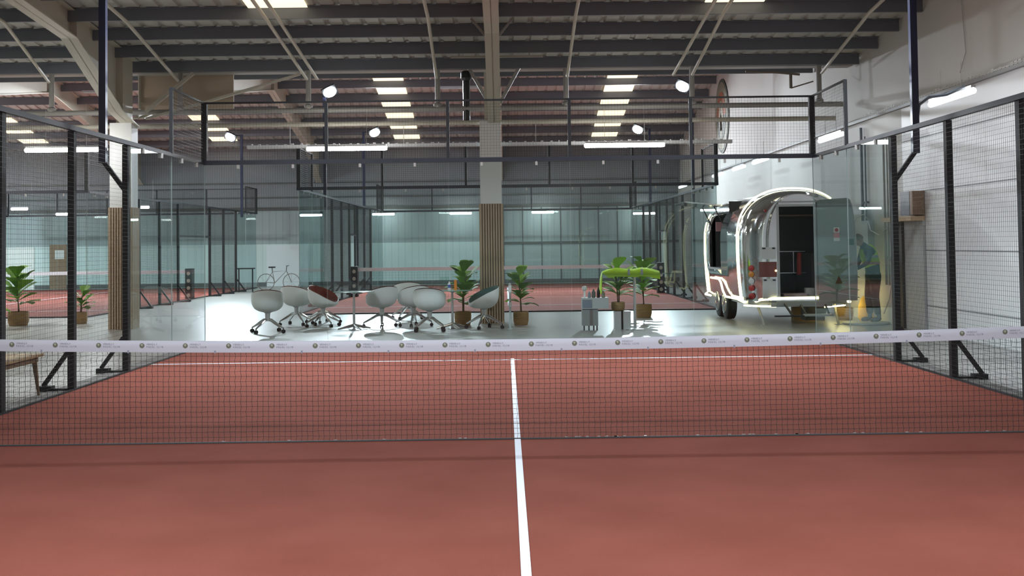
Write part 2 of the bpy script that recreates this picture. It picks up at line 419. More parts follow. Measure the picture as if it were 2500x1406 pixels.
def cage(x0, x1, y0, y1, label, near=True, far=True, ymin=None, openings=None, back_posts=True):
    t = thing('padel_cage', label, 'court cage', ((x0 + x1) / 2, (y0 + y1) / 2, 0))
    cx, cy = (x0 + x1) / 2, (y0 + y1) / 2
    def B(m, name, mt, par=None):
        o = m.build(name, mt, par or t)
        if par is None: o.location = (-cx, -cy, 0)
        return o
    root = t
    class P: pass
    def shift(o): o.location = (-cx, -cy, 0); return o
    for yy, on, sgn in ((y0, near, 1), (y1, far, -1)):
        if not on: continue
        for k in range(5):
            shift(pane(t, x0 + 2 * k, x0 + 2 * k + 2, yy, 'x'))
        B(MB().b2(x0 - .05, x1 + .05, yy - .035, yy + .035, 2.975, 3.045), 'top_beam', BLACKR)
        B(MB().b2(x0, x1, yy - .012, yy + .012, 3.98, 4.01), 'upper_rail', BLACK)
        for k in range(6):
            wd = .045 if k in (0, 5) else .026
            B(MB().b2(x0 + 2 * k - wd, x0 + 2 * k + wd, yy - wd, yy + wd, 3.045, 4.0), 'upper_post', BLACK)
        B(mesh_panel(x0, x1, 3.05, 3.98, yy, 'x'), 'upper_mesh', WIRE)
        for xs in (x0, x1):
            a, b = (yy, yy + 2 * sgn); a, b = min(a, b), max(a, b)
            B(mesh_panel(a, b, 3.05, 3.98, xs, 'y'), 'return_mesh', WIRE)
            B(MB().b2(xs - .025, xs + .025, yy + 2 * sgn - .025, yy + 2 * sgn + .025, 3.02, 4.0), 'return_post', BLACK)
            B(MB().b2(xs - .012, xs + .012, a, b, 3.975, 4.005), 'return_rail', BLACK)
    for xs, s in ((x0, -1), (x1, 1)):
        ylo = y0 if ymin is None else ymin
        B(MB().b2(xs - .03 + s * .02, xs + .03 + s * .02, ylo, y1, 2.975, 3.03), 'side_rail', BLACKR)
        for yy, on, sgn in ((y0, near, 1), (y1, far, -1)):
            if not on: continue
            for k in range(2):
                a, b = yy + 2 * k * sgn, yy + 2 * (k + 1) * sgn
                shift(pane(t, min(a, b), max(a, b), xs, 'y'))
        ya = y0 + 4 if ymin is None else ymin; yb = y1 - 4
        ops = (openings or {}).get(s, [])
        y = ya
        while y < yb + .01:
            if not any(a + .05 < y < b - .05 for a, b in ops):
                B(MB().b2(xs + s * .02, xs + s * .09, y - .045, y + .045, 0, 2.98), 'side_post', BLACK)
                o = foot(t, xs + s * .09, y, s); o.location = (-cx, -cy, 0)
            y += 2
        segs = []; y = ya
        for a, b in sorted(ops):
            segs.append((y, a, .02, 2.98)); segs.append((a, b, 2.0, 2.98)); y = b
            for q in (a, b): B(MB().b2(xs + s * .02, xs + s * .08, q - .035, q + .035, 0, 2.98), 'door_post', BLACK)
            B(MB().b2(xs + s * .02, xs + s * .08, a, b, 1.97, 2.03), 'door_header', BLACK)
        segs.append((y, yb, .02, 2.98))
        for a, b, c, d in segs:
            if b - a > .1: B(mesh_panel(a, b, c, d, xs, 'y'), 'side_mesh', WIRE)
    return t

def court(x0, x1, y0, y1, label, m, netlab, first=False):
    t = thing('court_turf', label, 'court', ((x0 + x1) / 2, (y0 + y1) / 2, 0)); L = (y1 - y0) / 2; yc = 0
    MB().box((0, 0, .006), (x1 - x0, y1 - y0, .012)).build('turf', m, t)
    for s in (-1, 1):
        MB().box((0, s * 6.95, .0135), (x1 - x0, .05, .004)).build('service_line', LINE, t)
    MB().box((0, 0, .0145), (.05, 14.2, .004)).build('centre_line', LINE, t)
    return t
court(-5, 5, -10, 10, 'red artificial turf court with white lines in the foreground', TURF, '')
court(-5, 5, 19.2, 39.2, 'red turf court seen through the glass behind the lounge', TURF2, '')
court(-20.1, -10.1, 19.3, 39.3, 'red turf court at far left beyond the white walkway', TURF2, '')
# black edge profile and concrete strip of the courts
for i, (x0, x1, y0, y1) in enumerate(((-5, 5, -10, 10), (-5, 5, 19.2, 39.2), (-20.1, -10.1, 19.3, 39.3))):
    m = MB(); e = .035
    m.b2(x0 - e, x0, y0, y1, 0, .03); m.b2(x1, x1 + e, y0, y1, 0, .03); m.b2(x0 - e, x1 + e, y0 - e, y0, 0, .03 if i else .02); m.b2(x0 - e, x1 + e, y1, y1 + e, 0, .03)
    struct('trim_%d' % (5 + i), m, BLACK)
m = MB(); m.b2(-5.30, -5.035, -10, 10, 0, .008); m.b2(5.035, 5.30, -10, 10, 0, .008); m.b2(-5.3, 5.3, 10.035, 10.3, 0, .008)
struct('trim_8', m, CONC)

cage(-5, 5, -10, 10, 'glass and black mesh cage around the near red court', near=False, ymin=-4, openings=None)
FARW = .0036
cage(-5, 5, 19.2, 39.2, 'glass and dark mesh cage of the middle court behind the lounge', openings={-1: [(29.0, 30.5)], 1: [(28.6, 30.4)]})
cage(-20.1, -10.1, 19.3, 39.3, 'glass and dark mesh cage of the court at far left', openings={1: [(27.3, 31.3)]})

# nets
TXT = {}
def net_top(x): return .83 + .052 * (x / 4.2) ** 2
def near_net():
    t = thing('padel_net', 'black net with printed white top band crossing the foreground', 'net')
    m = MB(); W = 4.98; p = .0452; n = int(2 * W / p); r = .0012
    zs = [.03 + .70 * k / 18 for k in range(19)]
    jit = [[(random.uniform(-.002, .002), random.uniform(-.002, .002)) for _ in zs] for _ in range(n + 1)]
    def pt(i, k):
        x = -W + 2 * W * i / n; j = jit[i][k]; top = net_top(x) - .085
        return (x + j[0] + (.0022 if k % 2 else -.0022), 0, .02 + (top - .02) * k / 18 + j[1])
    for i in range(n + 1):
        for k in range(18): m.bar(pt(i, k), pt(i, k + 1), 2 * r, 2 * r)
    for k in range(1, 18):
        for i in range(n): m.bar(pt(i, k), pt(i + 1, k), 2 * r, 2 * r)
    m.build('net_mesh', CORD, t)
    m = MB(); N = 80
    for i in range(N):
        xa, xb = -W + 2 * W * i / N, -W + 2 * W * (i + 1) / N; za, zb = net_top(xa), net_top(xb)
        prof = [(-.012, -.095), (-.014, -.05), (-.011, -.012), (0, 0), (.011, -.012), (.014, -.05), (.012, -.095)]
        vs = [(xa, a, za + b) for a, b in prof] + [(xb, a, zb + b) for a, b in prof]
        m.add(vs, [(q, q + 1, q + 8, q + 7) for q in range(6)])
    b = m.build('top_band', BAND, t, smooth=True)
    m = MB()
    for i in range(14):
        x = -4.6 + i * .71; z = net_top(x) - .09; m.b2(x - .006, x + .006, -.016, -.012, z - .012, z + .012)
    m.build('band_tie', INK, b)
    # printed emblem and two lines of lettering, repeated along the band
    for i in range(28):
        x = -4.84 + i * .3545; z = net_top(x) - .040; y = -.0150
        m = MB()
        m.add([(x + .0205 * math.cos(a), y, z + .0205 * math.sin(a)) for a in [2 * PI * k / 20 for k in range(20)]], [tuple(reversed(range(20)))], 0)
        m.add([(x - .013, y - .0006, z + .008), (x, y - .0006, z + .016), (x + .009, y - .0006, z + .008), (x + .001, y - .0006, z - .007)], [(3, 2, 1, 0)], 1)
        m.build('emblem', [OLIVE, OLIVE2], b)
        for txt, dz, sz in (('VENDLY', .004, .0205), ('PADEL CLUB', -.0175, .0205)):
            if txt not in TXT:
                cu = bpy.data.curves.new('lettering', 'FONT'); cu.body = txt; cu.size = sz; cu.space_character = 1.25; cu.resolution_u = 1
                oc = bpy.data.objects.new('lettering', cu); C.objects.link(oc)
                dg = bpy.context.evaluated_depsgraph_get(); TXT[txt] = bpy.data.meshes.new_from_object(oc.evaluated_get(dg)); TXT[txt].materials.clear(); TXT[txt].materials.append(INK)
                bpy.data.objects.remove(oc)
            o = bpy.data.objects.new('lettering', TXT[txt]); C.objects.link(o); o.parent = b
            o.location = (x + .036, y - .0008, z + dz); o.rotation_euler = (PI / 2, -math.atan(.104 * x / 17.6), 0)
    MB().tube([(-W, 0, .014), (W, 0, .014)], .011, 6).build('bottom_cord', BLACK, t)
    m = MB()
    for x in [random.uniform(-3, -.3) for _ in range(6)] + [random.uniform(.4, 4) for _ in range(26)]:
        m.b2(x - .012, x + .012, -.004, .004, .022, .030)
    m.build('cord_tie', ALU, t)
    for s in (-1, 1): MB().b2(s * 4.93 - .04, s * 4.93 + .04, -.04, .04, 0, .93).build('net_post', BLACK, t)
near_net()
BANDF = mat('far_net_band', (.90, .95, 1.0), .6)
def far_net(x0, x1, y, label):
    t = thing('padel_net', label, 'net', ((x0 + x1) / 2, y, 0)); w = (x1 - x0) / 2 - .1
    m = MB()
    for k in range(int(2 * w / .1)): m.b2(-w + k * .1, -w + k * .1 + .003, -.002, .002, .02, .84)
    for k in range(9): m.b2(-w, w, -.002, .002, .05 + k * .09, .053 + k * .09)
    m.build('net_mesh', CORD, t)
    MB().b2(-w, w, -.012, .012, .82, .93).build('top_band', BANDF, t)
    for s in (-1, 1):
        o = MB().b2(s * w - .12, s * w + .10, -.16, .16, 0, .98).build('post_pad', BLACK, t)
        m = MB()
        for k in range(4): m.lathe([(.052, 0), (.055, .004)], (0, 0, 0), 14)
        m = MB()
        for k in range(4):
            zc = .13 + k * .23
            m.add([(s * w - .01 + .055 * math.cos(a), -.163, zc + .06 * math.sin(a)) for a in [2 * PI * q / 16 for q in range(16)]], [tuple(reversed(range(16)))])
        m.build('pad_mark', SIGNC, o)
far_net(-5, 5, 29.2, 'white-topped net of the middle court behind the lounge')
far_net(-20.1, -10.1, 29.3, 'white-topped net of the court at far left')

# ------------------------------------------------------------------ lamps
TUBEW = mat('wall_tube_lamp', (1, 1, 1), .4, emis=(.95, .98, 1), es=6)
def tube_lamp(x, y, z, along, L, label, hang=True, mt=None):
    rz = 0 if along == 'x' else PI / 2
    t = thing('tube_lamp', label, 'lamp', (x, y, z), rz)
    MB().tube([(-L / 2, 0, 0), (-L / 2 + .02, 0, 0), (L / 2 - .02, 0, 0), (L / 2, 0, 0)], .045, 12, radii=[.03, .045, .045, .03]).build('diffuser', mt or (TUBE if along == 'x' else TUBEW), t, smooth=True)
    MB().b2(-L / 2 + .02, L / 2 - .02, -.03, .03, .04, .075).build('housing', ALU, t)
    if hang:
        m = MB()
        for q in (-.4, .4): m.tube([(q, 0, .07), (q, 0, hang)], .004, 5)
        m.build('suspension_wire', CABLE, t)
    return t
tube_lamp(-3.24, 14.5, 3.585, 'x', 1.62, 'glowing white tube lamp hanging left of the central pillar', .8)
tube_lamp(2.35, 14.5, 3.585, 'x', 1.62, 'glowing white tube lamp hanging right of the central pillar', .8)
tube_lamp(-8.70, 14.0, 3.585, 'x', 1.62, 'glowing white tube lamp behind the left mesh fence in front of the left pillar', .9)
tube_lamp(-14.1, 14.5, 3.585, 'x', 1.62, 'white tube lamp further left outside the frame', .8)
for y, L, lab in ((7.25, 1.7, 'nearest wall-side tube lamp at the upper right above the mesh fence'), (13.7, 1.7, 'second wall-side tube lamp from the right, beside the glass corner'),
                  (20.3, 1.7, 'third wall-side tube lamp, just above the trailer'), (23.1, 1.6, 'fourth wall-side tube lamp, slimmer and left of the third'),
                  (26.4, 1.6, 'fifth wall-side tube lamp, beside the dark mesh corner of the middle court'), (33.6, 1.6, 'sixth wall-side tube lamp, farthest along the right wall')):
    tube_lamp(6.3, y, 3.62, 'y', L, lab, .45)
for (x, y, z, lab) in ((-12.1, 30.4, 3.0, 'small glowing tube for a lamp reflection seen through glass right of the left pillar'), (-16.14, 30.5, 3.0, 'glowing tube for a lamp reflection over the far left court, leftmost behind the mesh'),  # first three glowing tubes stand in for lamp reflections
                       (-17.07, 37.1, 3.0, 'glowing tube for a lamp reflection over the far left court, nearer the pillar'), (-5.1, 40.6, 2.94, 'far tube lamp on the end wall left of the dark mesh side'),
                       (-1.9, 40.6, 2.94, 'far tube lamp on the end wall left of the central pillar'), (1.5, 40.6, 2.94, 'far tube lamp on the end wall right of the central pillar'),
                       (5.7, 40.6, 2.84, 'far tube lamp on the end wall near the right corner')):
    t = tube_lamp(x, y, z, 'x', .55 if y < 40 else .9, lab, .9 if y < 40 else None)

LIGHTS = []
def floodlight(px, py, ztop, hx, hy, hz, label, power, seen=True, brace=None, base=None, side=1):
    t = thing('floodlight_mast', label, 'floodlight', (px, py, 0))
    zb = base or 2.75
    MB().b2(-.045, .045, -.045, .045, zb, ztop).build('mast', NAVY, t)
    if brace: MB().bar((0, 0, zb + .03), (brace, 0, zb - .38), .055, .055, up=(0, 1, 0)).build('mast_brace', BLACK, t)
    MB().bar((0, 0, ztop - .03), (hx - px, hy - py, hz + .06), .04, .04).build('lamp_arm', BLACK, t)
    tilt = .5 * side
    h = MB().b2(-.21, .21, -.16, .16, 0, .07)
    for k in range(7): h.b2(-.18 + k * .055, -.165 + k * .055, -.14, .14, .07, .11)
    ho = h.build('lamp_head', BLACK, t); ho.location = (hx - px, hy - py, hz); ho.rotation_euler = (-.95, tilt * .9, 0) if seen else (0, tilt, 0)
    le = MB().lathe([(1, -.03), (1, -.001)], (0, 0, 0), 24, 0, .185, .15).build('lens', FLOODE, ho)
    ld = bpy.data.lights.new('flood_light', 'AREA'); ld.shape = 'RECTANGLE'; ld.size = .36; ld.size_y = .28; ld.energy = power; ld.color = (.86, .93, 1.0)
    ld.spread = R(125)
    lo = bpy.data.objects.new('flood_light', ld); C.objects.link(lo); lo.parent = ho; lo.location = (0, 0, -.045)
    return t
floodlight(-5.37, 6.05, 6.15, -4.7, 6.05, 6.1, 'tall dark blue floodlight mast by the left side of the near court', 420, seen=False, brace=.30, side=-1)
floodlight(5.37, 6.05, 6.15, 4.7, 6.05, 6.1, 'tall dark blue floodlight mast by the right side of the near court', 420, seen=False, brace=-.30, side=1)
floodlight(-5.37, -6.0, 5.85, -4.7, -6.0, 5.8, 'floodlight mast behind the camera at left', 420, seen=False, side=-1, base=.02)
floodlight(5.37, -6.0, 5.85, 4.7, -6.0, 5.8, 'floodlight mast behind the camera at right', 420, seen=False, side=1, base=.02)
floodlight(-5.25, 25.2, 6.2, -5.08, 25.1, 6.08, 'bright floodlight above the tube lamp left of the central pillar', 230, side=-1)
floodlight(5.37, 25.2, 6.15, 5.1, 25.1, 6.12, 'bright floodlight at right above the glass, near the white wall', 130, side=1)
floodlight(-5.25, 35.0, 5.85, -4.83, 34.9, 5.80, 'smaller floodlight between the left tube lamp and the central pillar', 550, side=-1)
floodlight(5.3, 35.0, 5.85, 4.86, 34.9, 5.80, 'smaller floodlight above the right tube lamp', 550, side=1)
floodlight(-9.75, 35.0, 5.8, -10.15, 34.9, 5.70, 'floodlight seen edge-on against the left skylight strip', 600, side=1)
floodlight(-20.4, 25.2, 6.0, -19.8, 25.2, 5.9, 'floodlight mast of the far left court outside the frame', 600, seen=False, side=-1)

# ------------------------------------------------------------------ lounge chairs
def make_chair(pad):
    t = thing('swivel_chair', 'x', 'chair')
    NT = 36; NR = 9
    def rim(a):                                  # a = 0 at the front (+y)
        c = math.cos(a)
        return .60 + .21 * (.5 - .5 * c) ** 1.1 - .10 * max(0, c) ** 2
    def surf(off, t1):
        vs = []; fs = []
        for i in range(NR + 1):
            s = i / NR * t1
            for k in range(NT):
                a = 2 * PI * k / NT; c = math.cos(a)
                rr = (.30 - off) * (math.sin(min(1, s * 1.25) * PI / 2) ** .8 * .92 + .08 * s)
                q = (abs(math.sin(a)) ** 3 + abs(c) ** 3) ** (-1 / 3) if False else (1 / ((abs(math.sin(a)) ** 2.6 + abs(c) ** 2.6) ** (1 / 2.6)))
                x = rr * q * math.sin(a) * 1.02; y = rr * q * c * (.98 if c > 0 else .92)
                z0 = .385 + off
                z = z0 + (rim(a) - z0) * s ** 1.9
                vs.append((x, y, z))
        for i in range(NR):
            for k in range(NT):
                k2 = (k + 1) % NT; fs.append((i * NT + k, (i + 1) * NT + k, (i + 1) * NT + k2, i * NT + k2))
        return vs, fs
    v1, f1 = surf(0, 1); m = MB().add(v1, f1); v2, f2 = surf(.014, 1); n = len(v1)
    m.add(v2, [tuple(reversed(f)) for f in f2])
    o = NR * NT
    for k in range(NT): k2 = (k + 1) % NT; m.f.append((o + k, n + o + k, n + o + k2, o + k2)); m.mi.append(0)
    m.build('shell', SHELLW, t, smooth=True)
    v3, f3 = surf(.012, 1.0); v3 = [(a * .985, b * .985, c + (.016 if i >= 8 * NT else .006)) for i, (a, b, c) in enumerate(v3)]; MB().add(v3, [tuple(reversed(f)) for f in f3]).build('seat_pad', pad, t, smooth=True)
    MB().lathe([(.05, .22), (.045, .3), (.05, .37), (.09, .395)], n=16).build('column', ALU, t, smooth=True)
    for k in range(4):
        a = PI / 4 + k * PI / 2 + .2; ca, sa = math.cos(a), math.sin(a)
        MB().tube([(ca * .02, sa * .02, .25), (ca * .1, sa * .1, .235), (ca * .25, sa * .25, .15), (ca * .36, sa * .36, .095)], .02, 8, radii=[.03, .028, .022, .014]).build('base_arm', CHROME, t, smooth=True)
        w = MB()
        for s in (-1, 1):
            p0 = Vector((ca * .36, sa * .36, .034)); d = Vector((-sa, ca, 0))
            w.tube([p0 + d * s * .008, p0 + d * s * .026], .034, 14)
        w.tube([(ca * .36, sa * .36, .04), (ca * .36, sa * .36, .1)], .009, 8)
        w.build('castor', RUBBER, t)
    return t
protos = {}
CH = [  # x, y, heading deg (0 = facing away), pad, label
    (-4.60, 13.20, 8, 'R', 'white shell swivel chair, leftmost, its back to the court, red pad edge showing'),
    (-4.42, 15.35, -25, 'R', 'white shell swivel chair standing just behind the leftmost one'),
    (-3.78, 14.75, -112, 'R', 'white swivel chair turned sideways with the red-brown seat inside visible'),
    (-3.95, 15.95, -60, 'B', 'white swivel chair half hidden behind the chair showing its red-brown inside'),
    (-2.55, 14.35, 38, 'B', 'white swivel chair turned left, right beside the small round table post'),
    (-2.26, 17.0, 12, 'B', 'white swivel chair farthest back with a brown pad edge on top'),
    (-1.52, 13.05, -8, 'B', 'white swivel chair in front, in the middle of the right-hand table group'),
    (-1.93, 14.5, 30, 'B', 'white swivel chair tucked behind the front one, brown pad corner showing'),
    (-.50, 13.55, 108, 'G', 'white swivel chair with dark green seat in front of the slatted central pillar'),
]
for x, y, h, pd, lab in CH:
    if pd not in protos: c = protos[pd] = make_chair({'R': PADR, 'B': PADB, 'G': PADG}[pd])
    else: c = copy_tree(protos[pd])
    c.location = (x, y, 0); c.rotation_euler.z = R(h); c['label'] = lab; c['group'] = 'white swivel chairs in the lounge'

def round_table(x, y, label, z=.74, r=.40):
    t = thing('round_table', label, 'table', (x, y, 0))
    MB().lathe([(r - .005, z - .012), (r, z - .006), (r, z - .002), (r - .006, z)], n=40).build('table_top', mat('table_top_glass_%s' % x, (.30, .42, .38), .1), t, smooth=True)
    MB().lathe([(.06, 0), (.025, .02), (.022, z - .05), (.10, z - .013)], (0, 0, .03), n=16).build('table_post', ALU, t, smooth=True).location.z = -.03 + .0
    for k in range(4):
        a = k * PI / 2 + .5
        MB().tube([(0, 0, .09), (math.cos(a) * .16, math.sin(a) * .16, .055), (math.cos(a) * .34, math.sin(a) * .34, .018)], .02, 8, radii=[.03, .024, .014]).build('foot', CHROME, t, smooth=True)
round_table(-3.03, 13.75, 'small round glass table between the left and right chair groups')
round_table(-1.12, 13.75, 'small round glass table behind the front middle chair, left of the pillar')
m = MB().lathe([(.028, 0), (.03, .02), (.03, .12), (.012, .15), (.012, .17)], n=12)
t = thing('sanitiser_bottle', 'small clear bottle with blue label on the right-hand round table', 'bottle', (-1.17, 13.62, .741))
m.build('bottle_body', WHITEL, t, smooth=True); MB().lathe([(.0305, .05), (.0305, .11)], n=12).build('label_wrap', BLUE, t)
m = MB().box((0, 0, .10), (.05, .02, .2)); o = m.build('menu_card', ORANGE, loc=(-1.05, 13.62, .741)); tag(o, 'small orange card standing on the right-hand round table', 'card')
m = MB().b2(-.09, .09, -.01, .01, 0, .26); o = m.build('menu_holder', CLEAR, loc=(-1.26, 13.70, .741)); tag(o, 'clear upright menu holder on the right-hand round table', 'menu holder')

# ------------------------------------------------------------------ plants
def leaf_mesh(m, base, d, up, L, W, droop, mi):
    d = Vector(d).normalized(); up = Vector(up); r = d.cross(up).normalized(); base = Vector(base)
    prof = [(0, .04), (.15, .3), (.4, .62), (.65, .98), (.82, .9), (.94, .5), (1, .05)]
    vs = []
    for t, w in prof:
        c = base + d * (L * t) + Vector((0, 0, -droop * L * t * t)) + Vector((0, 0, .25 * L * t))
        n = up
        vs += [c - r * (W / 2 * w) + n * (.06 * L * w), c - n * .01 * L, c + r * (W / 2 * w) + n * (.06 * L * w)]
    fs = []
    for i in range(len(prof) - 1):
        a = i * 3; fs += [(a, a + 1, a + 4, a + 3), (a + 1, a + 2, a + 5, a + 4)]
    m.add(vs, fs, mi)
def plant(x, y, z0, h, potr, poth, n, label, L=.28, seed=1, light=.35, grp=None, spread=1):
    rnd = random.Random(seed)
    t = thing('potted_fig', label, 'plant', (x, y, z0), 0, grp)
    MB().lathe([(potr * .86, 0), (potr * .98, poth * .3), (potr, poth * .7), (potr * .97, poth), (potr * .90, poth), (potr * .88, poth * .8)], n=22).build('basket', BASKET, t, smooth=True)
    MB().lathe([(potr * .88, poth * .8), (potr * .1, poth * .84)], n=18).build('soil', SOIL, t)
    st = MB(); lf = MB()
    for s in range(2):
        a0 = rnd.uniform(0, 6.28); tip = (math.cos(a0) * .05 * (s + 1), math.sin(a0) * .05, h - L * .35 - s * .12)
        st.tube([(0.02 * s, 0, poth * .7), (tip[0] * .3, tip[1] * .3, poth + (h - poth) * .4), tip], .012, 7)
        k = int(n * .75)
        for i in range(k):
            f = i / max(1, k - 1); zz = poth + (h - poth) * .16 + (tip[2] - poth - (h - poth) * .16) * f
            a = i * 2.4 + s * 1.3 + rnd.uniform(-.3, .3); q = tip[0] * f, tip[1] * f
            d = (math.cos(a) * spread, math.sin(a) * spread, .15 + .8 * f)
            d = Vector(d).normalized()
            up = Vector((-d.x * d.z, -d.y * d.z, 1 - d.z * d.z))
            if up.length < .1: up = Vector((1, 0, 0))
            up.normalize()
            LL = L * rnd.uniform(1.0, 1.35)
            leaf_mesh(lf, (q[0] + d.x * .03, q[1] + d.y * .03, zz), d, up, LL, LL * .80, rnd.uniform(.15, .55), 1 if rnd.random() < light else 0)
    st.build('stem', STEM, t); lf.build('leaves', [LEAF, LEAFY], t)
    return t
plant(-.95, 14.65, 0, 1.22, .17, .28, 16, 'bushy potted fig behind the green-seated chair, left of the central pillar', seed=3, L=.33, light=.4)
plant(.22, 14.55, 0, 1.12, .155, .27, 16, 'potted fig in a wicker basket just right of the central pillar', seed=5, L=.27, light=.35)
plant(2.90, 16.45, 0, 1.26, .18, .29, 18, 'tallest potted fig, in a yellow wicker basket behind the high table', seed=8, L=.33, light=.75)
plant(2.03, 13.0, .345, .90, .13, .16, 16, 'potted fig raised on the metal plinth under the hi-vis jacket', seed=9, L=.27, light=.7)
plant(-10.62, 16.5, 0, 1.22, .22, .30, 16, 'large potted fig behind the left mesh fence', seed=12, L=.36, light=.3)
plant(-10.75, 15.4, 0, .95, .16, .27, 10, 'potted fig cut off by the left picture edge', seed=14, L=.3, light=.4)
plant(-9.42, 16.9, 0, .72, .15, .25, 10, 'smallest potted fig, partly hidden by the left fence post', seed=15, L=.26, light=.4)
plant(6.80, 14.80, 0, 1.15, .17, .25, 14, 'potted fig in the corner behind the worker in the hi-vis vest', seed=18, L=.26, light=.6)

t = thing('metal_plinth', 'low brushed metal plinth with a dark slot under a potted fig', 'plinth', (2.10, 12.95, 0))
MB().b2(-.15, -.03, -.13, .13, 0, .34).build('side_block', ALU, t); MB().b2(.01, .15, -.13, .13, 0, .34).build('side_block', ALU, t)
MB().b2(-.03, .01, -.10, .13, 0, .34).build('dark_slot', BLACK, t)

t = thing('high_table', 'tall clear-topped bar table on a metal post with a jacket on it', 'table', (2.32, 12.75, 0))
MB().b2(-.60, .72, -.22, .22, 1.03, 1.042).build('glass_top', CLEAR, t)
MB().lathe([(.17, 0), (.17, .012), (.03, .03), (.026, .5), (.026, 1.0), (.09, 1.028)], n=20).build('table_post', ALU, t, smooth=True)
# hi-vis jacket draped on the high table
t = thing('hi_vis_jacket', 'lime yellow hi-vis jacket draped over the tall bar table', 'jacket', (2.32, 12.75, 1.045))
m = MB(); N = 20; K = 8; rnd = random.Random(4); vs = []
path = [(-.64, -.36), (-.645, -.22), (-.63, -.08), (-.60, .015), (-.5, .05), (-.35, .075), (-.2, .07), (-.1, .05), (0, .055), (.1, .075), (.22, .07), (.32, .05), (.42, .02), (.46, .012)]
for i, (px, pz) in enumerate(path):
    for k in range(K):
        f = k / (K - 1) - .5; hang = .0
        w = .34 if i > 3 else .26
        vs.append((px + rnd.uniform(-.008, .008), f * 2 * w * .55, pz + rnd.uniform(-.008, .010) - (.06 if k in (0, K - 1) and 3 < i < 13 else 0) * 0 - ((.12 if k == 0 else .05) if k in (0, K - 1) and i > 3 else 0) + (.03 if k in (3, 4) else .012 if k in (2, 5) else 0)))
    for k in range(1): pass
fs = [(i * K + k, i * K + k + 1, (i + 1) * K + k + 1, (i + 1) * K + k) for i in range(len(path) - 1) for k in range(K - 1)]
vs2 = [(a + (.02 if j < 3 * K else 0), b * .96, max(c - .022, .0) if j >= 4 * K else c) for j, (a, b, c) in enumerate(vs)]
n = len(vs); m.add(vs, fs); m.add(vs2, [tuple(reversed(f)) for f in fs])
L = len(path)
bd = [k for k in range(K)] + [i * K + K - 1 for i in range(1, L)] + [(L - 1) * K + k for k in range(K - 2, -1, -1)] + [i * K for i in range(L - 2, 0, -1)]
for a, b in zip(bd, bd[1:] + bd[:1]): m.f.append((a, n + a, n + b, b)); m.mi.append(0)
m.build('fabric', HIVIS, t, smooth=True)
m = MB()
for px in (-.12, .12): m.b2(px - .02, px + .02, -.20, -.185, -.03, .085)
m.build('reflective_stripe', REFL, t)

# service trolley
t = thing('service_trolley', 'grey service trolley on four short legs beside the plants', 'trolley', (1.50, 12.85, 0))
MB().b2(-.16, .13, -.15, .15, .085, .40).build('lower_bin', GREYBOX, t)
MB().b2(-.02, .03, -.158, -.15, .10, .38).build('divider', mat('brown_grey', (.15, .13, .12), .6), t)
MB().b2(-.16, .33, -.17, .17, .40, .60).build('upper_tray', GREYPALE, t)
MB().b2(-.16, .02, -.178, -.17, .42, .57).build('front_panel', BLUEG, t)
for dx in (-.13, -.04, .05, .11):
    MB().b2(dx - .012, dx + .012, -.14, -.10, 0, .085).build('leg', BLACK, t)
for i, (dx, r_, h, mt, lab) in enumerate(((-.11, .045, .22, WHITEL, 'white round-topped dispenser on the service trolley'), (-.02, .03, .12, BLUEG, 'short dark bottle on the service trolley, beside the dispenser'), (.06, .035, .16, SIGNG, 'dark green bottle in the middle of the service trolley'),
                                    (.15, .03, .19, BLACK, 'black slim bottle on the service trolley'), (.24, .035, .12, SIGNO, 'olive jar on the right end of the service trolley'))):
    m = MB().lathe([(r_ * .9, 0), (r_, .02), (r_, h * .65), (r_ * .45, h * .85), (r_ * .4, h)], n=12) if i else MB().tube([(0, 0, 0), (0, 0, h - .06)], .018, 8).ball((0, 0, h - .045), .05, 8)
    o = m.build('bottle' if i else 'dispenser', mt, loc=(1.50 + dx, 12.80, .601), smooth=True); tag(o, lab, 'bottle' if i else 'dispenser')

# white barrier post
t = thing('barrier_post', 'slim white barrier post standing right of the central pillar', 'post', (.0, 13.3, 0))
MB().lathe([(.05, 0), (.05, .01), (.02, .02), (.02, .80), (.026, .80), (.026, .86), (.01, .88)], n=14).build('post_tube', GREYPALE, t, smooth=True)
MB().lathe([(.028, .70), (.030, .71), (.030, .82), (.028, .83)], n=14).build('white_collar', WHITEL, t)
MB().lathe([(.028, .42), (.032, .43), (.032, .50), (.028, .51)], n=14).build('white_collar', WHITEL, t)

# bench by the left fence
t = thing('wooden_bench', 'pale wooden bench with dark tapered legs outside the left fence', 'bench', (-5.45, 2.3, 0))
MB().b2(-.28, .22, -1.35, 1.32, .435, .465).build('bench_top', WOODT, t)
MB().b2(-.24, .18, -1.25, 1.25, .375, .435).build('under_frame', WOODD, t)
for dx, dy in ((-.2, 1.12), (.16, 1.18), (-.2, -1.15), (.16, -1.15)):
    MB().tube([(dx, dy, .42), (dx + (.03 if dx > 0 else -.03), dy + (.06 if dy > 0 else -.06), 0)], .03, 8, radii=[.032, .014]).build('leg', WOODD, t)

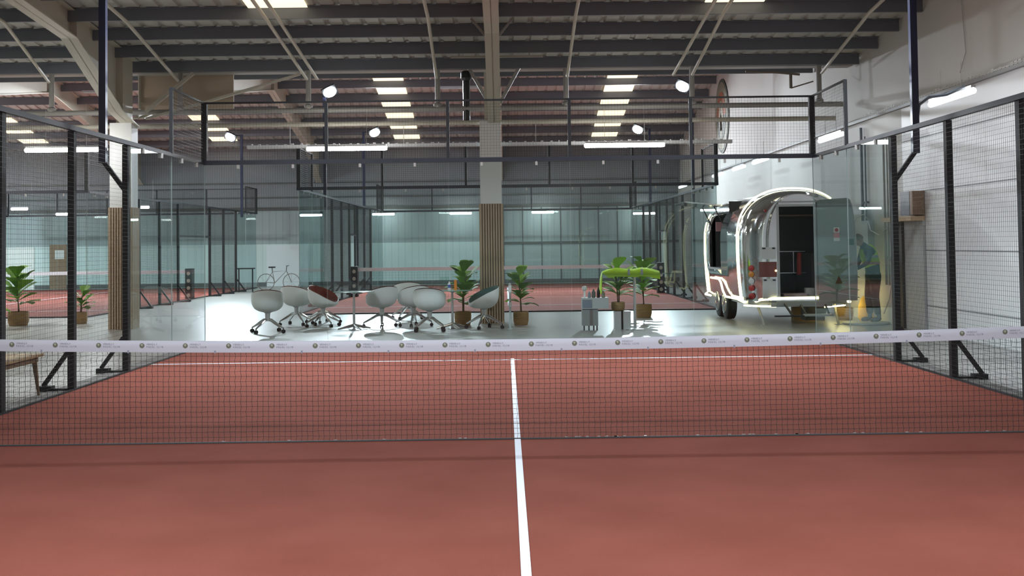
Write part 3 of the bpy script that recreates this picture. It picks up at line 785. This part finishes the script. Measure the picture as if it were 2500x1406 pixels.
# ------------------------------------------------------------------ caravan (food trailer)
T0 = Vector((5.52, 13.72, 0))
hw, zb, zt = 1.07, .47, 2.60
t = thing('food_trailer', 'polished aluminium caravan food trailer outlined with yellow neon', 'trailer', tuple(T0))
def outline(n=44):
    pts = []                                    # from bottom left, up over the roof, to bottom right
    def side(z): return hw * (1 - .05 * ((z - 1.45) / .95) ** 2)
    zs = 1.62
    for i in range(9): z = zb + (zs - zb) * i / 8; pts.append((-side(z), z))
    x0 = side(zs)
    for i in range(1, n):
        a = PI - PI * i / n; c, s = math.cos(a), math.sin(a); e = 2 / 2.35
        pts.append((x0 * (abs(c) ** e) * (1 if c > 0 else -1), zs + (zt - zs) * s ** e))
    for i in range(8, -1, -1): z = zb + (zs - zb) * i / 8; pts.append((side(z), z))
    return pts
OUT = outline(); NO = len(OUT)
ylen = 3.85
rows = []                                       # (y, inset_x, inset_z)
for i in range(7):
    a = PI / 2 * (1 - i / 6); rows.append((-.46 * math.sin(a), .50 * (1 - math.cos(a)), .10 * (1 - math.cos(a))))
for y in (.9, 1.8, 1.9, 3.0, 3.9): pass
body_ys = [.95, 1.75, 3.3, ylen]
for y in body_ys: rows.append((y, 0, 0))
for i in range(1, 7):
    a = PI / 2 * i / 6; rows.append((ylen + .42 * math.sin(a), .40 * (1 - math.cos(a)), .25 * (1 - math.cos(a))))
vs = []
for y, ix, iz in rows:
    bulge = .035 * max(0, 1 - ((y - 1.9) / 1.95) ** 2)
    for px, pz in OUT: vs.append((px * (1 - ix / hw) * (1 + bulge), y, zb + (pz - zb) * (1 - iz / (zt - zb))))
m = MB(); fs = []; mi = []
for j in range(len(rows) - 1):
    for i in range(NO - 1):
        z0 = (OUT[i][1] + OUT[i + 1][1]) / 2
        if j == 8 and OUT[i][0] < -.8 and OUT[i + 1][0] < -.8 and 1.08 < z0 < 2.2: continue       # serving opening (left side)
        fs.append((j * NO + i, j * NO + i + 1, (j + 1) * NO + i + 1, (j + 1) * NO + i))
    fs.append((j * NO + NO - 1, j * NO, (j + 1) * NO, (j + 1) * NO + NO - 1))
m.add(vs, fs); m.add([], [])
m.f.append(tuple(range((len(rows) - 1) * NO, len(rows) * NO))); m.mi.append(0)
body = m.build('body_shell', SKIN_AL, t, smooth=True)
body.data.materials.append(DARKIN); sol = body.modifiers.new('thickness', 'SOLIDIFY'); sol.thickness = .03; sol.offset = -1; sol.material_offset = 1
# rear face with door opening
YR = rows[0][0]; bm = bmesh.new()
ring = [bm.verts.new((px * (1 - .50 / hw), YR, zb + (pz - zb) * (1 - .10 / (zt - zb)))) for px, pz in OUT]
DX0, DX1, DZ0, DZ1 = -.37, .30, .55, 2.27
hole = [bm.verts.new(p) for p in ((DX0, YR, DZ0), (DX1, YR, DZ0), (DX1, YR, DZ1), (DX0, YR, DZ1))]
ed = [bm.edges.new((ring[i], ring[(i + 1) % NO])) for i in range(NO)] + [bm.edges.new((hole[i], hole[(i + 1) % 4])) for i in range(4)]
bmesh.ops.triangle_fill(bm, use_beauty=True, edges=ed)
me = bpy.data.meshes.new('rear_panel'); bm.to_mesh(me); bm.free(); me.materials.append(SKIN_AL)
o = bpy.data.objects.new('rear_panel', me); C.objects.link(o); o.parent = t
sol = o.modifiers.new('thickness', 'SOLIDIFY'); sol.thickness = .03; sol.offset = 0
m = MB(); e = .045
m.b2(DX0 - e, DX0, YR - .03, YR + .05, DZ0 - e, DZ1 + e).b2(DX1, DX1 + e, YR - .03, YR + .05, DZ0 - e, DZ1 + e).b2(DX0, DX1, YR - .03, YR + .05, DZ1, DZ1 + e).b2(DX0, DX1, YR - .03, YR + .05, DZ0 - e, DZ0)
m.build('door_frame', SKIN_MA, t)
# awning-like gutter above the door
MB().b2(-.50, .80, YR - .06, YR + .10, 2.345, 2.375).build('rain_gutter', SKIN_MA, t)
# open door leaf folded back to the right, grey inside
d = MB(); dz0, dz1 = .47, 2.42; vs = []
prof = [(0, dz0), (.77, dz0), (.785, .9), (.78, 1.4), (.765, 1.8), (.74, 2.08), (.70, 2.28), (.66, 2.38), (.61, dz1), (.05, dz1 - .03), (0, dz1 - .08)]
prof = [(a * .925, b) for a, b in prof]; n = len(prof); d.add([(a, 0, b) for a, b in prof] + [(a, .045, b) for a, b in prof], [tuple(range(n)), tuple(reversed(range(n, 2 * n)))] + [(i, n + i, n + (i + 1) % n, (i + 1) % n) for i in range(n)])
door = d.build('open_door', DOORG, t); door.location = (DX1 + .05, YR - .08, 0); door.rotation_euler.z = R(-4)
d = MB()
for (a, b), (c, e2) in zip(prof[1:9], prof[2:9]): d.bar((a, -.004, b), (c, -.004, e2), .012, .02)
d.build('door_edge_trim', SKIN_MA, door)
MB().b2(.30, .41, -.006, 0, 1.76, 1.86).b2(.30, .41, -.006, 0, 1.60, 1.66).build('notice', WHITEL, door)
MB().b2(.30, .41, -.007, 0, 1.665, 1.755).lathe([(.001, 0), (.001, .001)], (.35, -.007, 1.81), 6).build('notice_red_panel', PINK, door)
d = MB(); d.add([(.355 + .035 * math.cos(k * PI / 8), -.008, 1.81 + .035 * math.sin(k * PI / 8)) for k in range(16)], [tuple(reversed(range(16)))]); d.build('notice_red_disc', RED, door)
d = MB(); d.add([(.31, -.004, .79), (.45, -.004, .79), (.38, -.004, .95)], [(0, 1, 2)]); d.build('warning_triangle', mat('dull_red', (.16, .03, .03), .5), door)
MB().b2(.56, .67, -.02, 0, 1.52, 1.64).build('door_handle', mat('dark_teal', (.05, .11, .10), .4), door)
# rear-left fittings, with the court's reflection as a plate
t_l = [(.0, RED, 1.10), (.0, AMBER, .985), (.0, WHITEL, .855), (.0, RED, .72), (.0, RED, .57)]
for q, mt, z in t_l:
    o = MB().lathe([(.058, 0), (.055, .02), (.03, .03)], n=16).build('tail_light', mt, t, smooth=True); o.location = (-.89, YR + .10, z); o.rotation_euler = (PI / 2, 0, R(-30))
    o['label'] = {RED: 'red round light', AMBER: 'amber round light', WHITEL: 'white round light'}[mt]
o = MB().b2(-.70, -.44, 0, .06, .52, .90).build('hatch_cover', WHITEL, t, loc=(0, YR - .025, 0)); MB().b2(-.68, -.63, -.012, 0, .86, .885).b2(-.51, -.46, -.012, 0, .86, .885).build('latch', BLACK, o)
o = MB().b2(-.72, -.44, 0, .06, 1.27, 1.50).build('hatch_cover', WHITEL, t, loc=(0, YR - .025, 0)); MB().b2(-.70, -.64, -.012, 0, 1.465, 1.49).b2(-.51, -.46, -.012, 0, 1.465, 1.49).build('latch', BLACK, o)
MB().b2(-.76, -.43, YR - .03, YR + .04, .93, 1.22).build('court_reflection', mat('brown_red', (.20, .055, .045), .3, .3), t)  # brown-red plate painted in as the red court's reflection in the skin
MB().ball((-.62, YR + .01, 2.20), .03, 8, .6).build('marker_light', RED, t)
MB().ball((-.45, YR - .045, 1.05), .02, 8).build('key_light', mat('warm_lamp', (1, .8, .4), .3, emis=(1, .7, .3), es=4), t)
# neon outline
def neon(pts, m_=NEON, r=.017, name='neon_strip', gaps=True):
    return MB().tube(pts, r, 8).build(name, m_, t, smooth=True)
arc = [(px * 1.02, 0, zb + .02 + (pz - zb) * 1.01) for px, pz in OUT]
def seg(a, b): return arc[a:b + 1]
neon(seg(0, 3)); neon(seg(3, 9)); neon(seg(9, 15)); neon(seg(15, 24)); neon(seg(24, 33)); neon(seg(33, 40), r=.018)
arc2 = [(p[0], 3.85, p[2]) for p in arc]
neon([(-1.09, 3.85, zb - .02)] + arc2[0:14]); neon(arc2[14:17], r=.018)
neon([(-1.09, 0, .50), (-.98, -.05, .44), (-.84, -.22, .44), (-.74, -.42, .50), (-.5, YR - .04, .52), (0, YR - .04, .525), (.62, YR - .04, .525)], r=.026)
neon([(.62, YR - .04, .525), (1.02, YR + .1, .50)], NEOND, .016)
neon([(-1.09, 0, .50), (-1.10, .25, .50), (-1.12, 1.15, .50), (-1.12, 1.45, .60), (-1.12, 1.7, .78), (-1.12, 1.95, .84), (-1.12, 2.9, .84)], r=.022)
neon([(-1.09, 3.85, .44), (-1.09, 3.15, .44)], r=.022)
neon([(-1.0, -.12, .38), (-.7, -.35, .37), (-.45, YR, .37)], r=.018)
NEONW = mat('neon_strong', (1, .92, .55), .4, emis=(1, .80, .34), es=26)
neon([(1.09, 2.2, .42), (1.09, .0, .42)], NEONW, r=.024)
neon([(.95, -.16, .36), (.5, -.36, .34)], NEONW, .012)
neon([(-.7, .3, .40), (-.7, 2.2, .40)], r=.012)
# chassis, wheels, step, jack
m = MB().b2(-.95, .95, -.3, ylen, .40, .50).b2(-.55, .62, YR - .02, YR + .3, .36, .45); m.build('chassis', SKIN_MA, t)
MB().b2(-.45, .55, YR - .05, YR, .385, .46).build('rear_bumper', GREYPALE, t)
m = MB(); ar = [];
for k in range(12): a = PI * k / 11; ar.append((-.995, 2.17 + .80 * math.cos(a), .46 + .36 * math.sin(a)))
for p, q in zip(ar, ar[1:]): m.bar(p, q, .20, .015, up=(1, 0, 0))
m.build('wheel_arch', DARKIN, t)
for yy in (1.78, 2.60):
    for s in (-1, 1):
        w = MB(); prof = [(.18, -.10), (.30, -.105), (.335, -.08), (.345, 0), (.335, .08), (.30, .105), (.18, .10)]
        w.lathe(prof, n=32); o = w.build('wheel', RUBBER, t, smooth=True); o.rotation_euler = (0, PI / 2, 0); o.location = (s * .93, yy, .345)
        hgeo = MB().lathe([(.215, .09), (.21, .125), (.17, .108), (.06, .135), (.02, .14)], n=24)
        for k in range(5):
            a = k * 2 * PI / 5; hgeo.bar((math.cos(a) * .04, math.sin(a) * .04, .135), (math.cos(a) * .18, math.sin(a) * .18, .12), .05, .02)
        h = hgeo.build('rim', CHROME, o, smooth=True)
        if s < 0: h.rotation_euler = (PI, 0, 0)
MB().b2(.0, .52, YR - .45, YR - .25, .20, .235).build('entry_step', GREYPALE, t)
MB().bar((.05, YR - .30, .22), (.0, YR, .42), .03).bar((.48, YR - .30, .22), (.48, YR, .42), .03).bar((-.30, YR - .05, .42), (-.22, YR - .33, .21), .03).b2(-.55, 0, YR - .36, YR - .28, .19, .215).build('step_frame', BLACK, t)
MB().tube([(-.75, -.1, .42), (-.70, -.28, .18), (-.66, -.34, .01)], .025, 8).b2(-.72, -.6, -.40, -.28, 0, .015).build('stabiliser_leg', GREYST, t)
MB().tube([(.75, -.1, .42), (.78, -.28, .01)], .025, 8).b2(.72, .84, -.34, -.22, 0, .015).build('stabiliser_leg', GREYST, t)
MB().b2(.25, .62, .1, .5, .06, .36).build('under_box', BLACK, t)
# interior
MB().b2(-1.0, 1.0, -.35, ylen, .50, .54).build('inner_floor', BROWNIN, t)
MB().b2(-.95, .95, 1.5, 1.54, .54, 2.45).build('inner_partition', DARKIN, t)
MB().b2(.38, .95, .1, 1.45, .54, 1.35).build('inner_counter', STEELIN, t)
MB().b2(-.95, -.35, .2, 1.3, .54, 1.35).build('inner_cabinet', BROWNIN, t)
MB().b2(-.9, .9, .3, 1.4, 2.1, 2.13).build('inner_shelf', mat('inner_tan', (.35, .22, .15), .6), t)
MB().b2(-.27, .30, .25, .262, 1.40, 1.412).b2(.06, .072, .25, .262, .98, 1.40).b2(-.27, .30, .25, .262, .98, .992).build('inner_rail', ALU, t)
MB().tube([(.16, .2, .95), (.17, .2, 1.38)], .045, 10).build('fire_extinguisher', RED, t)
MB().b2(-.25, .2, -.25, .1, .54, .60).build('floor_mat', mat('pale_pink_sheet', (.70, .55, .52), .7), t)
MB().b2(.2, .36, -.2, .0, .54, .70).build('storage_box', WHITEL, t)
# serving side interior and sign, hatch and struts
MB().b2(-.60, -.57, 1.8, 3.2, .6, 2.3).build('serving_back_wall', mat('serving_brown', (.09, .06, .05), .5), t)
MB().b2(-1.12, -.80, 1.75, 3.3, 1.03, 1.07).build('serving_counter', ALU, t)
MB().b2(-1.06, -.72, 2.5, 2.52, 1.84, 2.04).build('menu_sign', PINK, t)
h = MB().add([(-1.05, 1.75, 2.36), (-1.83, 1.75, 2.44), (-1.83, 3.3, 2.44), (-1.05, 3.3, 2.36), (-1.05, 1.75, 2.39), (-1.83, 1.75, 2.47), (-1.83, 3.3, 2.47), (-1.05, 3.3, 2.39)],
             [(3, 2, 1, 0), (4, 5, 6, 7), (0, 1, 5, 4), (1, 2, 6, 5), (2, 3, 7, 6), (3, 0, 4, 7)]).build('serving_hatch', SKIN_AL, t)
for y0 in (1.8, 3.25): MB().tube([(-1.02, y0, 1.95), (-1.22, y0, 2.37)], .012, 8).build('gas_strut', BLACK, t)

# ------------------------------------------------------------------ worker in hi-vis vest
def skin_body(name, chains, m_, parent, lvl=2):
    """chains: list of [(pos, radius), ...]; first point of later chains may repeat an existing point"""
    verts = []; rad = []; edges = []; idx = {}
    for ch in chains:
        prev = None
        for p, r in ch:
            key = tuple(round(c, 4) for c in p)
            if key not in idx: idx[key] = len(verts); verts.append(p); rad.append(r)
            if prev is not None and prev != idx[key]: edges.append((prev, idx[key]))
            prev = idx[key]
    me = bpy.data.meshes.new(name); me.from_pydata(verts, edges, []); me.materials.append(m_)
    o = bpy.data.objects.new(name, me); C.objects.link(o); o.parent = parent
    sk = o.modifiers.new('skin', 'SKIN'); sk.use_smooth_shade = True
    for i, r in enumerate(rad):
        rr = r if isinstance(r, tuple) else (r, r)
        me.skin_vertices[0].data[i].radius = rr; me.skin_vertices[0].data[i].use_root = (i == 0)
    sb = o.modifiers.new('sub', 'SUBSURF'); sb.levels = lvl; sb.render_levels = lvl
    return o
# local frame: person faces -x (towards the trailer), slightly bent forward
P = thing('person', 'worker in hi-vis yellow vest and dark trousers leaning by the open trailer door', 'person', (6.98, 13.40, .048), R(8))
pel = (0, 0, .92)
hd = (-.30, -.02, 1.56)
body = [
    [(pel, (.13, .15)), ((-.02, 0, 1.10), (.125, .15)), ((-.08, 0, 1.28), (.14, .17)), ((-.15, 0, 1.41), (.10, .13)), ((-.20, 0, 1.47), .058), ((-.245, -.01, 1.52), .062)],
    [((-.15, 0, 1.41), .1), ((-.13, -.17, 1.38), .062), ((-.20, -.22, 1.13), .047), ((-.40, -.16, 1.02), .034), ((-.45, -.14, 1.01), .03)],
    [((-.15, 0, 1.41), .1), ((-.13, .17, 1.38), .062), ((-.18, .24, 1.12), .047), ((-.36, .17, .98), .034), ((-.41, .16, .97), .03)],
    [(pel, .13), ((0, -.09, .86), .10), ((-.03, -.11, .50), .066), ((.05, -.11, .12), .045), ((.04, -.11, .05), .045), ((-.11, -.13, .035), .035)],
    [(pel, .13), ((0, .09, .86), .10), ((-.05, .13, .50), .066), ((-.02, .14, .12), .045), ((-.03, .14, .05), .045), ((-.18, .16, .035), .035)],
]
skin_body('body', body, NAVYF, P)
# head with face
hb = MB(); hb.ball((0, 0, 0), .092, 14, 1.22); ho = hb.build('head', SKINP, P, smooth=True); ho.location = hd; ho.rotation_euler = (0, R(-25), 0)
MB().ball((-.098, 0, -.012), .016, 8, 1.3).build('nose', SKINP, ho, smooth=True)
for s in (-1, 1):
    MB().ball((-.082, s * .034, .02), .010, 8).build('eye', RUBBER, ho); MB().ball((.0, s * .09, 0), .02, 8, 1.5).build('ear', SKINP, ho, smooth=True)
MB().ball((-.084, 0, -.052), .016, 8, .35).build('mouth', mat('lips', (.30, .12, .10), .6), ho)
hr = MB(); pr = [(max(1e-4, math.sin(PI * i / 14)) * .099, -math.cos(PI * i / 14) * .099 * 1.2) for i in range(7, 15)]; hr.lathe(pr, (.014, 0, .006), 18); hr.build('hair', HAIR, ho, smooth=True)
# hands with five fingers
def hand(base, d, up, name, s):
    d = Vector(d).normalized(); up = Vector(up).normalized(); r = d.cross(up).normalized(); b = Vector(base)
    ch = [[(tuple(b), .022), (tuple(b + d * .05), (.030, .018))]]
    for k, (o_, L) in enumerate(((-.024, .062), (-.008, .074), (.008, .070), (.024, .056))):
        k0 = b + d * .05 + r * 0; a = b + d * .085 + r * o_
        ch.append([(tuple(b + d * .05), .02), (tuple(a), .0095), (tuple(a + d * L * .55 - up * .012), .0085), (tuple(a + d * L * .8 - up * .036), .0075)])
    th = b + d * .02 + r * s * .03
    ch.append([(tuple(b), .02), (tuple(th), .011), (tuple(th + d * .035 + r * s * .018 - up * .01), .0095), (tuple(th + d * .06 + r * s * .016 - up * .02), .008)])
    return skin_body(name, ch, SKINP, P, 1)
hand((-.455, -.138, 1.008), (-1, .1, -.15), (0, 0, 1), 'hand', 1)
hand((-.415, .158, .968), (-1, -.1, -.15), (0, 0, 1), 'hand', -1)
# trousers, boots, vest
skin_body('trousers', [
    [((-.005, 0, 1.0), (.135, .155)), ((0, 0, .90), (.145, .165)), ((0, -.09, .82), .118), ((-.03, -.11, .50), .082), ((.03, -.11, .12), .066)],
    [((0, 0, .90), .14), ((0, .09, .82), .118), ((-.05, .13, .50), .082), ((-.01, .14, .12), .066)]], TROUS, P)
for (x, y) in ((0, -.11), (-.07, .14)):
    skin_body('boot', [[((x + .06, y, .10), .055), ((x + .055, y, .045), .046), ((x - .06, y, .045), .046), ((x - .14, y, .035), .038)]], BOOT, P, 1)
vest = skin_body('hi_vis_vest', [
    [((-.02, 0, 1.02), (.155, .18)), ((-.04, 0, 1.15), (.148, .175)), ((-.085, 0, 1.29), (.158, .19)), ((-.14, 0, 1.40), (.125, .165)), ((-.165, 0, 1.45), (.085, .11))]], HIVIS, P)
for z, x in ((1.12, -.036), (1.25, -.072)):
    MB().lathe([(1.0, -.022), (1.0, .022)], (0, 0, 0), 24, 0, .158, .185).build('reflective_band', REFL, vest).location = (x, 0, z)
o = MB().lathe([(.42, 0), (.44, .012), (.44, .035), (.42, .045)], n=40).build('floor_plate', GREYPALE, loc=(6.82, 13.40, 0)); tag(o, 'round grey floor plate under the worker by the trailer', 'floor plate')
o = MB().tube([(0, 0, 0), (0, 0, .08), (0, 0, .3), (0, 0, .44), (0, 0, .5)], .1, 12, radii=[.12, .16, .15, .10, .05]).build('sack', YELL, loc=(7.07, 14.25, 0), smooth=True); tag(o, 'yellow sack standing by the wall behind the worker', 'sack')
o = MB().b2(-.3, .3, -.15, .15, 0, .30).build('cardboard_box', mat('cardboard', (.30, .19, .09), .8), loc=(6.0, 14.6, 0)); tag(o, 'brown cardboard box on the floor under the trailer', 'box')

# ------------------------------------------------------------------ right wall fittings
X = XW - .1
t = thing('wall_box', 'grey metal box set in a wooden shelf opening on the white ribbed wall', 'box', (X - .12, 11.72, 2.02))
MB().b2(-.10, .11, -.36, .12, .02, .44).build('metal_casing', BLUEG, t)
MB().b2(-.10, .11, -.52, -.38, .02, .44).build('wood_cheek', DOORW, t)
o = MB().b2(X - .26, X - .005, 11.2, 12.9, 1.94, 2.02).build('wooden_shelf', PINE); tag(o, 'raw pine shelf board fixed to the white ribbed wall', 'shelf')
o = MB().b2(X - .10, X - .005, 12.2, 12.45, 0, 1.94).build('wall_gap', mat('dark_gap', (.07, .065, .055), .7)); tag(o, 'dark board for the vertical batten below the pine shelf on the right wall', 'gap')  # dark board put in where the recess leaves a shaded gap
o = MB().b2(X - .05, X - .005, 11.2, 12.2, 0, 1.94).build('wall_sheet', mat('grey_sheet', (.50, .51, .52), .6)); tag(o, 'plain grey wall sheet below the pine shelf', 'panel')
for y, z1, r, lab in ((14.75, 3.9, .03, 'thick grey vertical conduit on the right wall'), (14.5, 3.7, .018, 'thin grey vertical conduit beside the thick one on the right wall'), (13.3, 3.6, .022, 'grey vertical conduit nearest the black fence post'), (13.1, 3.6, .016, 'thin vertical conduit nearest the black fence post')):
    z0 = 1.85 if y > 14 else .75
    o = MB().tube([(X - .05, y, z0), (X - .05, y, z1)], r, 10).b2(X - .06, X - .002, y - .05, y + .05, z0 + .5, z0 + .54).build('conduit', BLUEG if y > 14 else GREYST); tag(o, lab, 'conduit')
t = thing('distribution_box', 'tall pale wall-mounted electrical box behind the worker', 'electrical box', (X - .06, 14.4, 1.15))
MB().b2(-.05, .055, -.25, .25, 0, .85).build('casing', mat('box_bluegrey', (.42, .47, .50), .4), t); MB().b2(-.06, -.05, -.2, .2, .05, .8).build('cover', mat('box_pale', (.55, .60, .62), .4), t)
def loop(pts, lab, r=.010, m_=CABLE):
    o = MB().tube(pts, r, 6).build('loose_cable', m_, smooth=True); tag(o, lab, 'cable')
loop([(X - .1, 14.2, 2.0), (X - .25, 14.0, 2.12), (X - .45, 13.8, 2.05), (X - .60, 13.7, 1.75), (X - .62, 13.7, 1.5)], 'pale cable looping out over the worker')
loop([(X - .1, 14.2, 1.98), (X - .18, 13.8, 1.8), (X - .14, 13.4, 1.7), (X - .04, 13.2, 1.85)], 'pale cable sagging beside the electrical box')
loop([(X - .03, 12.95, 1.9), (X - .04, 12.95, .9), (X - .06, 13.1, .5), (X - .08, 13.4, .2)], 'pale cable running down the wall beside the black fence post')
m = MB()
for k in range(120):
    y = -2 + k * .14; m.b2(X - .055, X - .045, y, y + .10, 4.08, 4.10 + random.uniform(0, .035))
m.tube([(X - .05, -3, 4.10), (X - .05, 16, 4.10)], .012, 6)
tag(m.build('wall_cable_run', CABLE), 'bundle of cables lying along the ledge of the right wall', 'cable')
for pts, lab in (([(XW - .02, 9.45, 5.95), (XW - .02, 9.5, 5.5), (XW - .02, 9.35, 4.6), (XW - .03, 9.6, 4.3)], 'thin pale wire hanging down the upper right wall, left one'), ([(XW - .02, 7.0, 6.15), (XW - .02, 7.0, 4.2)], 'thin pale wire hanging down the upper right wall, right one')):
    loop(pts, lab, .008)
def arm(y, lab):
    o = MB().tube([(5.42, y, 3.22), (5.45, y, 3.40), (5.58, y, 3.50), (5.85, y + .1, 3.54), (6.2, y + .4, 3.68)], .022, 8).build('lamp_cable_arm', BLUEG, smooth=True); tag(o, lab, 'conduit')
arm(6.1, 'curved dark conduit bending from the right mast to the nearest wall-side lamp')
# round club sign on the right wall (vertical disc)
t = thing('round_wall_sign', 'large round club emblem in green, terracotta and cream on the right wall', 'sign', (XW - .02, 31.25, 5.88))
def disc(r, dx, mt, name, sy=1, sz=1, cy=0, cz=0, a0=0, a1=2 * PI):
    n = 40; m = MB(); pts = [(dx, cy + r * sy * math.cos(a0 + (a1 - a0) * k / n), cz + r * sz * math.sin(a0 + (a1 - a0) * k / n)) for k in range(n + (0 if a1 - a0 > 6 else 1))]
    q = len(pts); m.add(pts + [(dx + .01, b, c) for a, b, c in pts], [tuple(range(q)), tuple(reversed(range(q, 2 * q)))] + [(i, (i + 1) % q, q + (i + 1) % q, q + i) for i in range(q)])
    m.build(name, mt, t)
disc(1.26, -.01, SIGNG, 'rim_disc'); disc(1.16, -.02, SIGNO, 'outer_ring'); disc(.82, -.03, SIGNR, 'inner_disc', a0=0, a1=PI); disc(.82, -.03, SIGNG, 'inner_disc', a0=PI, a1=2 * PI)
disc(.52, -.04, SIGNC, 'racket_head', sy=.75); disc(.30, -.04, SIGNC, 'racket_throat', sy=.6, sz=1.5, cz=-.35)
# square bracket lamp/camera near the ceiling at right
o = MB().tube([(5.3, 16.9, 5.38), (6.0, 16.9, 5.35), (6.5, 16.9, 5.30)], .025, 8).tube([(6.3, 16.9, 5.32), (6.3, 16.9, 5.0)], .035, 8).tube([(6.3, 16.9, 5.0), (6.75, 16.7, 5.12)], .015, 8).build('sprinkler_pipe', mat('dull_pipe', (.22, .18, .14), .6)); tag(o, 'brown sprinkler pipe with a drop leg at upper right', 'pipe')

# ------------------------------------------------------------------ far end details
o = MB().b2(-21.6, -19.85, YF - .04, YF, .0, 1.76).build('door_1', WHITEP); o['kind'] = 'structure'
o = MB().b2(-19.2, -18.5, YF - .05, YF, .0, 1.85).build('door_2', DOORW); o['kind'] = 'structure'
MB().b2(-18.98, -18.6, YF - .06, YF - .05, 1.25, 1.62).build('door_window', WHITEP, o)
o = MB().b2(-10.1, -8.35, YF - .07, YF - .01, 0, 1.72).build('wall_panel', mat('pale_blue_panel', (.78, .85, .90), .6)); tag(o, 'pale bluish white panel on the far wall between the two rear courts', 'panel')
t = thing('high_desk', 'small dark high table beside the far left court fence', 'table', (-9.6, 34.9, 0))
MB().b2(-.30, .30, -.25, .25, .84, .88).build('table_top', BLACK, t)
for dx in (-.25, .25): MB().b2(dx - .02, dx + .02, -.02, .02, 0, .84).build('leg', BLACK, t)
t = thing('bicycle', 'bicycle standing in the white walkway near the far wall', 'bicycle', (-8.55, 35.6, 0))
for dx in (-.45, .5):
    ring_ = [(dx + .31 * math.cos(2 * PI * k / 24), 0, .33 + .31 * math.sin(2 * PI * k / 24)) for k in range(25)]
    w = MB().tube(ring_, .015, 6, cap=False)
    for k in range(8): w.tube([(dx, 0, .33), ring_[k * 3]], .003, 4)
    w.build('wheel', GREYBOX, t)
MB().tube([(-.45, 0, .33), (-.12, 0, .30), (.32, 0, .75), (-.2, 0, .72), (-.12, 0, .30)], .016, 6).tube([(-.2, 0, .72), (-.45, 0, .33)], .012, 6).tube([(.32, 0, .75), (.5, 0, .33)], .014, 6).build('frame', GREYBOX, t)
MB().tube([(-.2, 0, .7), (-.22, 0, .88)], .014, 6).b2(-.34, -.1, -.06, .06, .86, .91).build('saddle', BLACK, t)
MB().tube([(.31, 0, .74), (.33, 0, .92)], .012, 6).tube([(.36, -.25, .94), (.33, 0, .92), (.36, .25, .94)], .012, 6).build('handlebar', BLACK, t)

# ------------------------------------------------------------------ world and added fill lamps out of view
w = bpy.data.worlds.new('world'); bpy.context.scene.world = w; w.use_nodes = True
w.node_tree.nodes['Background'].inputs[0].default_value = (.6, .7, .85, 1); w.node_tree.nodes['Background'].inputs[1].default_value = .3
def fill_lamp(x, y, z, sx, sy, e, col, label):  # adds an unseen area lamp that only brightens the hall
    t = thing('added_fill_lamp', label, 'lamp', (x, y, z))
    MB().b2(-sx / 2, sx / 2, -sy / 2, sy / 2, 0, .06).build('housing', ALU, t)
    ld = bpy.data.lights.new('fill_light', 'AREA'); ld.shape = 'RECTANGLE'; ld.size = sx; ld.size_y = sy; ld.energy = e; ld.color = col
    lo = bpy.data.objects.new('fill_light', ld); C.objects.link(lo); lo.parent = t; lo.location = (0, 0, -.02)
fill_lamp(-7.5, -8, 5.2, 1.4, .3, 300, (1, .97, .92), 'added fill lamp behind the camera at left')
fill_lamp(2, -13, 4.9, 1.4, .3, 300, (1, .97, .92), 'added fill lamp behind the camera towards the near wall')
fill_lamp(-14, 6, 5.6, 1.4, .3, 650, (1, .97, .92), 'added fill lamp left of the frame above the white floor')

fill_lamp(-13, 17, 4.9, 1.4, .3, 320, (1, .97, .92), 'added fill lamp over the walkway left of the frame')
fill_lamp(-22, 33, 5.6, 1.4, .3, 1500, (.95, .98, 1), 'added fill lamp over the far left court outside the frame')

fill_lamp(-1.5, 31, 6.9, 1.4, .3, 560, (.93, .97, 1), 'added fill lamp over the middle court, hidden above the gutter')  # both lamps under the ridge are added out of view to brighten the far courts
fill_lamp(-13.5, 31, 6.9, 1.4, .3, 750, (.93, .97, 1), 'added fill lamp over the far left court, hidden above the gutter')

# ------------------------------------------------------------------ camera
q = (2988.4, -.0836, -10.0964, 1.604, .0062, .0362, -.0126)
cy_, sy_ = math.cos(q[4]), math.sin(q[4]); cp, sp = math.cos(q[5]), math.sin(q[5])
f = Vector((sy_ * cp, cy_ * cp, sp)); r0 = Vector((cy_, -sy_, 0)); u0 = r0.cross(f); cr, sr = math.cos(q[6]), math.sin(q[6])
rt = r0 * cr + u0 * sr; up = -r0 * sr + u0 * cr
cam = bpy.data.cameras.new('camera'); cam.sensor_width = 36; cam.lens = q[0] / 2500 * 36; cam.clip_end = 200; cam.clip_start = .02
cam.shift_x = 0; cam.shift_y = -213.4 / 2500
co = bpy.data.objects.new('camera', cam); C.objects.link(co)
co.matrix_world = Matrix(((rt.x, up.x, -f.x, q[1]), (rt.y, up.y, -f.y, q[2]), (rt.z, up.z, -f.z, q[3]), (0, 0, 0, 1)))
sc = bpy.context.scene; sc.camera = co
sc.view_settings.view_transform = 'Standard'; sc.view_settings.look = 'None'; sc.view_settings.gamma = 1; sc.view_settings.use_curve_mapping = False
sc.view_settings.exposure = 0.0
cy = sc.cycles
cy.transparent_max_bounces = 40; cy.max_bounces = 8; cy.diffuse_bounces = 4; cy.glossy_bounces = 5; cy.use_denoising = True
cy.sample_clamp_indirect = 6; cy.caustics_reflective = False; cy.caustics_refractive = False
